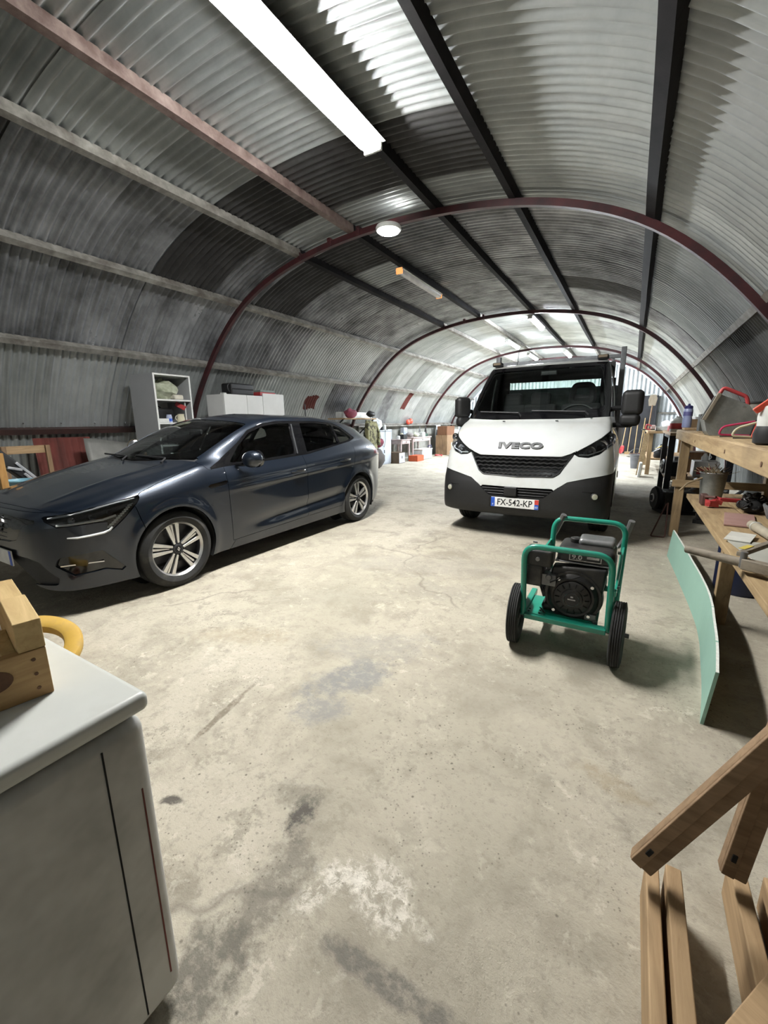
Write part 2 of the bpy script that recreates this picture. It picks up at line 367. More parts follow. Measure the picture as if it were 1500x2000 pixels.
# arch ribs: flat-sided steel hoops
def rib(y):
    b=MB(); n=90; rows=[]
    for i in range(n+1):
        t=PD[-1]*i/n; r=[]
        for off,dy in((-.06,-.03),(.01,-.03),(.01,.03),(-.06,.03)):
            a,c=ppt(min(max(t,.001),PD[-1]-.001),off); r.append(Vector((a,y+dy,c)))
        rows.append(r)
    b.grid(rows,True); return b.build('arch_rib',M_RIB,ceiling,angle=30)
RIBS=(5.13,10.52,15.83,18.6)
for y in RIBS: rib(y)
for y in RIBS[:2]:     # bolted splice collars on the crown of the hoop
    for t in (PD[6]-.12,PD[6]+.36,PD[7]-.02):
        a,c=ppt(t,0); q=ppt(t+.02,0); b=MB(); b.box((a,y,c),(.05,.085,.10),(0,math.atan2(-(q[1]-c),q[0]-a),0)); b.cyl((a,y-.055,c+.02),(a,y+.055,c+.02),.009,seg=8); b.build('splice_collar',M_RIB,ceiling,bevel=.004)
M_RAIL=mat('dark rusty rail',(.060,.026,.022),.6,.1,(.03,.018,.016),7,.2)
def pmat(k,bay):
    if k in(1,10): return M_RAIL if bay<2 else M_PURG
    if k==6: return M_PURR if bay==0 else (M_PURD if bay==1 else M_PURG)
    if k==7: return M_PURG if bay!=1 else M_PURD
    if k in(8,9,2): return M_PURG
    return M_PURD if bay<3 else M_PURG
BAYS=(Y0,)+RIBS+(Y1,)
for k in range(1,11):
    t=PD[k]; a,c=ppt(t,.055); q=ppt(t+.02,.055); an=math.atan2(q[1]-c,q[0]-a)
    for bay in range(5):
        b=MB(); w=.075 if k not in(3,) else .09; h=.10
        ya,yb_=BAYS[bay],BAYS[bay+1]; ys=np.linspace(ya,yb_,max(4,int((yb_-ya)/.3))); rows=[]
        for y in ys:
            jx=.007*mnoise.noise(Vector((k*5.1,y*.8,0))); r=[]
            for u,v in((-w/2,-h/2),(w/2,-h/2),(w/2,h/2),(-w/2,h/2)): r.append(Vector((a+math.cos(an)*(u+jx)-math.sin(an)*v,y,c+math.sin(an)*(u+jx)+math.cos(an)*v)))
            rows.append(r)
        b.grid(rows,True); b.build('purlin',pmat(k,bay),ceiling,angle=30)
# patches of red primer on single sheets of the left wall
for y,t0,t1,w in ((8.25,PD[9]+.50,PD[9]+.86,5),(13.3,PD[9]+.12,PD[9]+.75,4)):
    b=MB(); rows=[]; n=10
    for i in range(n+1):
        tt=t0+(t1-t0)*i/n; r=[]
        for j in range(w*8+1):
            yy=y+j*PITCHC/8+.12*mnoise.noise(Vector((tt*3,y,0)))*(1 if j in(0,w*8) else .9)
            a,c=ppt(tt+.05*mnoise.noise(Vector((yy*6,0,y)))*(1 if i in(0,n) else 0),.111+.020*math.cos(2*PI*(yy-Y0)/PITCHC)); r.append(Vector((a,yy,c)))
        rows.append(r)
    b.grid(rows); b.build('primer_patch',M_RUST,wall_left)
# gable ends
gb=MB(); yb=Y0-.02
poly=[ppt(t,.17) for t in np.linspace(.01,PD[-1]-.01,40)]
gb.prism([Vector((x,yb-.05,z)) for x,z in poly],(0,.05,0)); struct(gb.build('wall_front',M_GALV))
M_DARKDOOR=mat('dark sliding door',(.035,.037,.042),.6,.2,(.02,.02,.024),3)
eb=MB(); n=int(8.9/.012); zt=lambda x:max(0,min(3.9,np.interp(abs(x-XC),[0,.7,1.6,2.83,3.76,4.43,4.6],[3.885,3.86,3.715,3.215,2.40,1.30,.1])))
xs=[XC-4.5+9.0*i/600 for i in range(601)]
eb.grid([[Vector((x,Y1+.013*math.cos(2*PI*x/.15),z*zt(x))) for x in xs] for z in (0,.33,.66,1)]); struct(eb.build('wall_back',mat('pale ribbed gable sheet',(.60,.64,.66),.5,.3,(.45,.48,.50),3)))
# ---------------------------------------------------------------- lamps under the purlins
M_DIFF=emitter('lit tube diffuser',(1.0,.99,.96),LAMP_NEAR); M_DIFF2=emitter('lit far tube diffuser',(.88,.94,1.0),LAMP_FAR); M_SIDE=emitter('glowing diffuser side',(1.0,1.0,.98),LAMP_SIDE); M_SIDE2=emitter('glowing far diffuser side',(.88,.94,1.0),LAMP_FAR_SIDE); M_LED=emitter('lit round diffuser',(1.0,.99,.96),LAMP_ROUND)
M_LAMPB=mat('lamp housing plastic',(.62,.63,.60),.4,0,bump=.03); M_UNLIT=mat('unlit frosted diffuser',(.62,.60,.60),.3,0,bump=.02); M_ORANGE=mat('orange end glow',(.75,.30,.10),.4,0,bump=0,emit=((1,.42,.14),1.1))
def batten(label,x,y,z,L,lit=None,w=.115,group=None,tilt=0):
    t=thing('tube_lamp',label,'lamp',(x,y,z),group=group,rot=(0,tilt,0))
    b=MB(); b.prism([Vector((-w*.42,-L/2,.03)),Vector((w*.42,-L/2,.03)),Vector((w*.72,-L/2,-.004)),Vector((-w*.72,-L/2,-.004))],(0,L,0)); b.build('housing',M_LAMPB,t,bevel=.006)
    b=MB(); b.prism([Vector((w*.47,-L/2+.025,.0)),Vector((w*.40,-L/2+.025,-.045)),Vector((w*.2,-L/2+.025,-.06)),Vector((-w*.2,-L/2+.025,-.06)),Vector((-w*.40,-L/2+.025,-.045)),Vector((-w*.47,-L/2+.025,.0))],(0,L-.05,0)); b.build('diffuser',((M_SIDE if lit is M_DIFF else M_SIDE2) if lit else M_UNLIT),t,angle=60)
    if lit: b=MB(); b.bx((-w*.17,-L/2+.03,-.0625),(w*.17,L/2-.03,-.0605)); b.build('tube_glow',lit,t)
    for s in(-1,1):
        b=MB(); b.box((0,s*(L/2-.012),-.018),(w*.98,.03,.09)); b.build('end_cap',M_LAMPB if lit else M_ORANGE,t,bevel=.008)
        b=MB(); b.box((0,s*L*.3,.034),(w*.5,.04,.012)); b.build('bracket',M_PURD,t)
    return t
def under(k): a,c=ppt(PD[k],.02); return a,c
x4,z4=under(5); x3,z3=under(6)
batten('long lit tube lamp nearest the camera, white diffuser',-2.25,2.76,3.748,1.86,M_DIFF,.185)
batten('unlit tube lamp with orange glowing ends behind the round ceiling lamp',-3.42,7.13,3.68,1.60)
batten('lit tube lamp under the purlin just beyond the second arch',x4,11.3,z4-.12,1.5,M_DIFF2)
batten('lit tube lamp left of the truck roof, before the third arch',x3,13.9,z3-.12,1.5,M_DIFF2)
batten('lit tube lamp just above the truck roof, right of the farthest pair',x4,16.9,z4-.12,1.5,M_DIFF2)
batten('lit tube lamp glaring behind the third arch, left of the farthest pair',x3,16.9,z3-.12,1.5,M_DIFF2)
t=thing('round_lamp','round white lit bulkhead lamp on the first arch','lamp',(-2.81,4.93,3.615))
b=MB(); b.lathe((0,0,0),(0,0,-1),[(.05,-.06),(.145,-.045),(.155,-.03),(.155,-.005),(.145,.005),(.125,.005)],36,caps=False); b.cyl((0,0,.05),(0,.16,.06),.02,seg=8); b.build('housing',M_LAMPB,t)
b=MB(); b.lathe((0,0,.0),(0,0,-1),[(.130,0),(.124,.018),(.08,.03),(0,.034)],36); b.build('diffuser',M_LED,t)
# ---------------------------------------------------------------- smooth grid surfaces for the two vehicles
def pchip(xs, ys, x):
    xs=np.asarray(xs,float); ys=np.asarray(ys,float); x=np.asarray(x,float)
    h=np.diff(xs); d=np.diff(ys)/h; m=np.zeros_like(ys)
    m[0]=d[0]; m[-1]=d[-1]
    for i in range(1,len(xs)-1):
        if d[i-1]*d[i]>0:
            w1=2*h[i]+h[i-1]; w2=h[i]+2*h[i-1]; m[i]=(w1+w2)/(w1/d[i-1]+w2/d[i])
    i=np.clip(np.searchsorted(xs,x)-1,0,len(h)-1); t=(x-xs[i])/h[i]
    t2=t*t; t3=t2*t
    return (2*t3-3*t2+1)*ys[i]+(t3-2*t2+t)*h[i]*m[i]+(-2*t3+3*t2)*ys[i+1]+(t3-t2)*h[i]*m[i+1]

def rowspline(P, t):
    # P: (n,k,2) control points per station, chord-parametrised pchip in each station
    n=P.shape[0]; out=np.zeros((n,len(t),P.shape[2]))
    for i in range(n):
        c=np.concatenate([[0],np.cumsum(np.sqrt((np.diff(P[i],axis=0)**2).sum(1))+1e-4)]); c/=c[-1]
        u=np.linspace(0,1,P.shape[1])*.55+c*.45
        for k in range(P.shape[2]): out[i,:,k]=pchip(u,P[i,:,k],t)
    return out

CAR_S=[0,.008,.03,.08,.16,.28,.45,.66,.87,1.05,1.21,1.5,1.8,2.05,2.4,2.9,3.4,3.75,4.0,4.15,4.27,4.33,4.352,4.36]
def car_lines():
    L={}
    def ln(name,xs,ys): L[name]=lambda s,xs=xs,ys=ys: pchip(xs,ys,s)
    ln('hw',[0,.008,.03,.08,.16,.28,.45,.66,.87,1.21,1.8,2.9,3.54,3.75,4.0,4.15,4.27,4.33,4.352,4.36],
            [.02,.40,.56,.68,.765,.83,.875,.898,.905,.893,.893,.90,.907,.90,.865,.82,.74,.62,.42,.02])
    ln('z0',[0,.008,.03,.08,.16,.45,.87,1.21,2.9,3.4,3.75,4.0,4.15,4.27,4.33,4.352,4.36],
            [.42,.28,.215,.19,.18,.178,.18,.17,.18,.19,.20,.22,.25,.29,.34,.42,.50])
    ln('z2',[0,.008,.03,.08,.16,.45,.87,1.21,1.8,2.4,2.9,3.4,3.75,4.0,4.15,4.27,4.33,4.352,4.36],
            [.50,.57,.61,.64,.665,.71,.77,.80,.815,.84,.87,.90,.915,.91,.89,.85,.79,.69,.55])
    ln('z3',[0,.008,.03,.08,.16,.28,.45,.66,.87,1.05,1.21,1.5,1.8,2.4,2.9,3.4,3.75,4.0,4.15,4.27,4.33,4.352,4.36],
            [.51,.62,.67,.70,.73,.765,.815,.868,.915,.95,.975,.965,.965,.99,1.03,1.085,1.105,1.085,1.03,.94,.86,.73,.56])
    ln('f3',[0,.08,.28,.45,.87,1.21,1.5,1.8,2.4,2.9,3.4,3.75,4.0,4.15,4.27,4.36],
            [.92,.92,.91,.90,.895,.90,.915,.925,.925,.915,.89,.865,.855,.855,.86,.9])
    ln('z5',[0,.008,.03,.08,.16,.28,.45,.66,.87,1.05,1.21,1.5,1.8,2.05,2.4,2.9,3.4,3.75,4.0,4.15,4.27,4.33,4.352,4.36],
            [.515,.65,.705,.74,.765,.798,.845,.90,.945,.98,1.01,1.14,1.275,1.352,1.388,1.388,1.345,1.285,1.195,1.085,.965,.875,.74,.565])
    ln('y5',[0,.008,.03,.08,.16,.28,.45,.66,.87,1.05,1.21,1.5,1.8,2.05,2.4,2.9,3.4,3.75,4.0,4.15,4.27,4.33,4.352,4.36],
            [.014,.26,.37,.46,.53,.58,.62,.65,.67,.69,.70,.695,.665,.635,.615,.605,.595,.58,.565,.56,.53,.45,.30,.014])
    ln('z7',[0,.008,.03,.08,.16,.28,.45,.66,.87,1.0,1.1,1.21,1.5,1.8,2.05,2.4,2.9,3.4,3.75,4.0,4.08,4.15,4.27,4.33,4.352,4.36],
            [.52,.66,.72,.757,.785,.822,.872,.925,.962,.985,1.035,1.105,1.25,1.365,1.42,1.447,1.44,1.40,1.35,1.285,1.21,1.12,.985,.89,.75,.57])
    return L
def car_grid(ns=330, nt=120):
    a=np.concatenate([np.linspace(0,1,46)[:-1]**2*.30, np.linspace(.30,4.12,ns-90), 4.36-(np.linspace(1,0,46)[1:]**2)*.24])
    L=car_lines(); s=a; g=lambda k:L[k](s)
    hw,z0,z2,z3,f3,z5,y5,z7=[g(k) for k in ('hw','z0','z2','z3','f3','z5','y5','z7')]
    y3=hw*f3; n=len(s); P=np.zeros((n,9,2))
    P[:,0]=np.stack([hw*.945,z0],1)
    P[:,1]=np.stack([hw*.972,z0+.22*(z2-z0)],1)
    P[:,2]=np.stack([hw*.988,z0+.55*(z2-z0)],1)
    P[:,3]=np.stack([hw,z2],1)
    P[:,4]=np.stack([y3,z3],1)
    bul=.014*np.clip((z5-z3)/.25,0,1)
    P[:,5]=np.stack([(y3+y5)/2+bul,(z3+z5)/2],1)
    P[:,6]=np.stack([y5,z5],1)
    P[:,7]=np.stack([y5*.5,z7-(z7-z5)*.27],1)
    P[:,8]=np.stack([0*s,z7],1)
    Q=rowspline(P,np.linspace(0,1,nt))
    S=np.repeat(s[:,None],nt,1); Y=Q[...,0]; Z=Q[...,1]
    # gentle bonnet creases, wheel-arch lips and a scooped lower door
    ins=np.exp(-((Y-(.40+.12*S))/.028)**2)*np.clip((S-.15)/.3,0,1)*np.clip((1.12-S)/.25,0,1)*(Z>.6)
    Z=Z+.009*ins
    for c0 in (.87,3.54):
        r=np.hypot(S-c0,Z-.325); Y=Y+.014*np.exp(-((r-.365)/.05)**2)*(Y>.6)
    door=np.clip((S-1.5)/.5,0,1)*np.clip((3.35-S)/.3,0,1)
    zc=.33+.055*(S-1.6)
    Y=Y-.030*door*np.exp(-((Z-zc-.03)/.06)**2)*(Y>.5)
    Y=Y+.012*np.exp(-((Z-(.735+.045*(S-1.4)))/.022)**2)*(Y>.6)*np.clip((S-1.2)/.6,0,1)*np.clip((4.1-S)/.4,0,1)
    Y[:,-1]=0
    return np.stack([S,Y,Z],-1)

TR_HW=.93
def truck_grid(nz=190, nt=170):
    # rows run up the cab, columns run from the side, round the corner, to the centre line; returns (depth, half-width y, z)
    q=np.linspace(0,1,nz)
    kq=[0,.04,.10,.17,.235,.25,.30,.38,.46,.52,.58,.63,.665,.70,.84,.93,.955,.975,.99,1]
    kz=[.27,.30,.40,.52,.64,.66,.72,.82,.94,1.03,1.13,1.22,1.29,1.335,1.70,1.96,2.03,2.07,2.095,2.105]
    kd=[.10,.03,.0,.0,.015,.02,.035,.055,.09,.13,.21,.34,.48,.60,1.00,1.275,1.35,1.45,1.60,1.80]
    kw=[.90,.925,.93,.93,.93,.93,.93,.93,.92,.905,.885,.865,.85,.84,.80,.755,.735,.71,.68,.66]
    kr=[.30,.34,.36,.36,.36,.36,.38,.42,.42,.40,.36,.30,.25,.22,.16,.13,.12,.12,.12,.12]  # corner setback
    z=pchip(kq,kz,q); d=pchip(kq,kd,q); w=pchip(kq,kw,q); rr=pchip(kq,kr,q)
    t=np.linspace(0,1,nt)
    out=np.zeros((nz,nt,3))
    ts=.34
    for i in range(nz):
        # plan: superellipse front from centre (t=1) to corner (t=ts), then straight flank back
        th=np.clip((1-t)/(1-ts),0,1)*np.pi/2
        e=2/3.6
        y=w[i]*np.sin(th)**e; dep=d[i]+rr[i]*(1-np.clip(np.cos(th),0,1)**e)
        back=np.clip((ts-t)/ts,0,1)
        dep=dep+back*(1.95-dep)
        out[i,:,0]=dep; out[i,:,1]=y; out[i,:,2]=z[i]
    return out
# ---------------------------------------------------------------- cutting a smooth grid into panels with real gaps
def sdist(P,poly):
    """signed distance to a polygon, positive inside"""
    poly=np.asarray(poly,float); d=np.full(len(P),1e9); ins=np.zeros(len(P),bool); n=len(poly)
    for i in range(n):
        a,b=poly[i],poly[(i+1)%n]; ab=b-a; L=(ab**2).sum()+1e-12
        t=np.clip(((P-a)@ab)/L,0,1); q=a+t[:,None]*ab; d=np.minimum(d,np.hypot(*(P-q).T))
        c=((a[1]>P[:,1])!=(b[1]>P[:,1])); 
        with np.errstate(all='ignore'): xx=a[0]+(P[:,1]-a[1])*(b[0]-a[0])/(b[1]-a[1])
        ins^=c&(P[:,0]<xx)
    return np.where(ins,d,-d)
class Cut:
    """half surface G (n,m,3) in (along, |across|, up); last column lies on the mirror plane"""
    def __init__(s,G):
        s.n,s.m=G.shape[:2]; s.V=G.reshape(-1,3).copy(); i=np.arange(s.n*s.m).reshape(s.n,s.m)
        a_,b_,c_,d_=[k.ravel() for k in (i[:-1,:-1],i[1:,:-1],i[1:,1:],i[:-1,1:])]; s.Q=np.concatenate([np.stack([a_,b_,c_],1),np.stack([a_,c_,d_],1)])
        s.E=np.concatenate([np.stack([i[:-1].ravel(),i[1:].ravel()],1),np.stack([i[:,:-1].ravel(),i[:,1:].ravel()],1),np.stack([a_,c_],1)])
        s.lab=np.full(len(s.Q),-1); s.names=[]; s.lock=np.zeros(len(s.V),bool)
    def region(s,name,fn):
        d=fn(s.V); a,b=s.E[:,0],s.E[:,1]; cr=(d[a]*d[b])<0
        a,b=a[cr],b[cr]; da,db=d[a],d[b]; t=da/(da-db)
        mv=np.where(t<.5,a,b); tgt=s.V[a]+t[:,None]*(s.V[b]-s.V[a]); dist=np.sqrt(((tgt-s.V[mv])**2).sum(1))
        o=np.argsort(-dist); best={}
        for k in o: best[mv[k]]=k
        for v,k in best.items():
            if not s.lock[v]: s.V[v]=tgt[k]; d[v]=0; s.lock[v]=True
            elif abs(d[v])<.012: d[v]=0
        dm=d[s.Q]; sel=(dm.sum(1)>0)&(s.lab<0)
        s.lab[sel]=len(s.names); s.names.append(name)
    def panel(s,name,side=0,gap=.0025,rim=.012,inset=0.,world=None,include=None):
        """mesh data of one panel; side 0 both halves welded at the mirror plane, +1/-1 one half"""
        ks=[s.names.index(x) if x!='rest' else -1 for x in (include or [name])]
        q=s.Q[np.isin(s.lab,ks)]
        if not len(q): return None
        Vh=s.V; N=len(Vh); Vm=Vh*np.array([1,-1,1]); VV=np.concatenate([Vh,Vm])
        mid=np.abs(Vh[:,1])<1e-6; mp=np.where(mid,np.arange(N),np.arange(N)+N)
        qs=[]
        if side>=0: qs.append(q)
        if side<=0: qs.append(mp[q][:,::-1])
        q=np.concatenate(qs); 
        # drop degenerate
        used,inv=np.unique(q,return_inverse=True); q=inv.reshape(-1,3); P=VV[used].copy()
        A=np.cross(P[q[:,1]]-P[q[:,0]],P[q[:,2]]-P[q[:,0]]); nn=np.zeros_like(P)
        for k in range(3): np.add.at(nn,q[:,k],A)
        L=np.sqrt((nn**2).sum(1))[:,None]+1e-12; nn/=L
        # outward check is done by the caller's flip flag
        e=np.concatenate([q[:,[0,1]],q[:,[1,2]],q[:,[2,0]]])
        key=np.sort(e,1); key=key[:,0]*len(P)+key[:,1]; u,first,cnt=np.unique(key,return_index=True,return_counts=True)
        be=e[first[cnt==1]]; be=be[be[:,0]!=be[:,1]]
        onmid=(np.abs(P[be[:,0],1])<1e-6)&(np.abs(P[be[:,1],1])<1e-6)
        be=be[~onmid]
        fc=P[q].mean(1); acc=np.zeros_like(P); c_=np.zeros(len(P)); bv=np.unique(be); isb=np.zeros(len(P),bool); isb[bv]=True
        ed=P[be[:,1]]-P[be[:,0]]; inn=np.cross(nn[be[:,0]],ed); inn/=np.sqrt((inn**2).sum(1))[:,None]+1e-12
        for k in range(2): np.add.at(acc,be[:,k],inn)
        l=np.sqrt((acc**2).sum(1))[:,None]+1e-9
        P=P+np.where(isb[:,None],acc/l*gap,0)-s.flip*nn*inset
        rimv=P[bv]-s.flip*nn[bv]*rim-(acc/l*gap*.5)[bv]; mapb=-np.ones(len(P),int); mapb[bv]=len(P)+np.arange(len(bv))
        rq=np.stack([be[:,1],be[:,0],mapb[be[:,0]],mapb[be[:,1]]],1)
        rt=np.concatenate([rq[:,[0,1,2]],rq[:,[0,2,3]]]); F=np.concatenate([q,rt]) if rim>0 else q
        if rim>0: P=np.concatenate([P,rimv])
        if s.flip<0: F=F[:,::-1]
        if world: P=world(P)
        return P,F,len(q)
    flip=1
def np_mesh(name,P,F):
    me=bpy.data.meshes.new(name); faces=[]
    for f in F.tolist():
        g=[]; 
        for i in f:
            if i not in g: g.append(i)
        if len(g)>2: faces.append(g)
    me.from_pydata(P.tolist(),[],faces); me.validate(); me.update(); return me
# ---------------------------------------------------------------- shared vehicle materials
M_CARP=mat('blue-grey metallic paint',(.0075,.0135,.025),.34,.5,(.0068,.012,.0225),60,0,coat=1)
M_GLOSSB=mat('gloss black trim',(.006,.006,.007),.12,0,bump=0,coat=.6)
M_BLKP=mat('black grained plastic',(.018,.018,.020),.55,0,(.013,.013,.014),60,.06)
M_DEEP=mat('deep black interior',(.006,.006,.006),.9,0,bump=0)
M_CHROME=mat('bright chrome',(.78,.78,.80),.12,1,bump=0)
M_ALU=mat('diamond-cut alloy',(.70,.69,.67),.28,.9,(.62,.61,.6),30,0)
M_ALUD=mat('dark alloy pocket',(.05,.05,.055),.4,.5,bump=0)
def m_tyre():
    t=NT('tyre rubber'); v=t.coord(); n=t.noise(v,7,5); c=t.ramp(n,[(.35,(.012,.012,.012)),(.6,(.020,.020,.019)),(.75,(.055,.050,.042))]); t.link(c,t.b.inputs['Base Color']); t.b.inputs['Roughness'].default_value=.8; t.bump(t.noise(v,60,2),.15,.004); MATS['tyre rubber']=t.m; return t.m
M_TYRE=m_tyre()
M_GLS=glass('tinted window glass',(.34,.38,.38)); M_GLW=glass('clear windscreen glass',(.78,.84,.81)); M_LENS=glass('clear lamp lens',(.85,.87,.88))
M_SEAT=mat('dark seat cloth',(.022,.022,.024),.9,0,bump=.2,scale=30); M_RED=mat('red lamp plastic',(.35,.01,.012),.15,0,bump=0,coat=1)
M_WHITEP=mat('number plate white',(.82,.82,.80),.45,0,bump=0); M_BLUE=mat('plate blue',(.02,.10,.55),.4,0,bump=0); M_INK=mat('black lettering',(.01,.01,.012),.5,0,bump=0); M_PRED=mat('plate red',(.62,.05,.04),.5,0,bump=0)
M_REFL=mat('lamp reflector',(.55,.56,.58),.18,.9,(.2,.2,.22),25,0); M_DRL=mat('frosted light guide',(.80,.82,.84),.3,0,bump=0)
def tyre_mesh(b,o,ax,r,w,rim):
    # profile with shoulders and a slight bulge, outward face at +w/2
    pr=[(rim-.012,-w*.36),(rim,-w*.42),(rim+.01,-w*.47),(rim+(r-rim)*.45,-w*.52),(r-.028,-w*.46),(r-.008,-w*.40),(r,-w*.33)]
    gro=[]
    for g in (-.2,0,.2): gro+= [(r,w*(g-.035)),(r-.008,w*(g-.028)),(r-.008,w*(g+.028)),(r,w*(g+.035))]
    pr2=[(a,-h) for a,h in reversed(pr)]; b.lathe(o,ax,pr+gro+pr2,56,caps=False)
def alloy_wheel(loc,rz,par,first=[None]):
    """wheel about local +x outward; parts stay children of the car"""
    rt,w,rim=.318,.205,.226
    b=MB(); tyre_mesh(b,(0,0,0),(1,0,0),rt,w,rim); ty=b.build('tyre',M_TYRE,par,loc=loc,rot=(0,0,rz),angle=30)
    b=MB(); b.lathe((0,0,0),(1,0,0),[(rim-.004,-.09),(rim-.01,-.05),(rim-.018,.05),(rim-.010,.078),(rim-.002,.088),(rim+.002,.084),(rim+.002,.075),(rim-.006,.06)],56,caps=False); b.lathe((0,0,0),(1,0,0),[(.0,.012),(rim-.014,.012)],40,caps=False)
    b.build('rim_barrel',M_ALUD,ty)
    b=MB(); b.lathe((0,0,0),(1,0,0),[(rim-.016,.07),(rim-.008,.0825),(rim-.001,.0905),(rim+.003,.087)],56,caps=False); b.build('rim_lip',M_ALU,ty)
    for k in range(5):
        a=2*PI*k/5+PI/2+.13; ca,sa=math.cos(a),math.sin(a)
        def P(x,r,o): # radial r, tangential o
            return Vector((x,ca*r-sa*o,sa*r+ca*o))
        b=MB()
        for sg in(-1,1):
            A=[(.046,sg*.008),(.046,sg*.026),(.214,sg*.060),(.214,sg*.024)]
            b.prism([P(.050,r,o) for r,o in A],(.026,0,0))
        b.prism([P(.045,r,o) for r,o in((.05,-.004),(.05,.004),(.214,.011),(.214,-.011))],(.016,0,0))
        b.build('spoke',M_ALU,ty,bevel=.003)
        b=MB(); aa=a+PI/5
        b.cyl((.05,math.cos(aa)*.052,math.sin(aa)*.052),(.068,math.cos(aa)*.052,math.sin(aa)*.052),.0105,seg=10); b.build('wheel_bolt',M_DEEP,ty)
    b=MB(); b.lathe((0,0,0),(1,0,0),[(.068,.04),(.064,.064),(.040,.070),(.036,.079),(0,.081)],30); b.build('hub',M_ALUD,ty)
    b=MB(); b.lathe((0,0,0),(1,0,0),[(.030,.078),(.028,.083),(0,.084)],24); cap=b.build('centre_cap',M_DEEP,ty)
    b=MB()   # small outlined lozenge badge on the cap
    o_=[(.018,0),(0,.0125),(-.018,0),(0,-.0125)]; i_=[(p*.55,q*.55) for p,q in o_]
    va=b.verts([Vector((.0848,q,p)) for p,q in o_]); vb=b.verts([Vector((.0848,q,p)) for p,q in i_]); b.bridge(va,vb); b.build('badge',M_CHROME,cap)
    b=MB(); b.cyl((-.02,0,0),(.004,0,0),.135,seg=40); b.build('brake_disc',mat('brake disc steel',(.22,.21,.2),.4,.8),ty)
    return ty

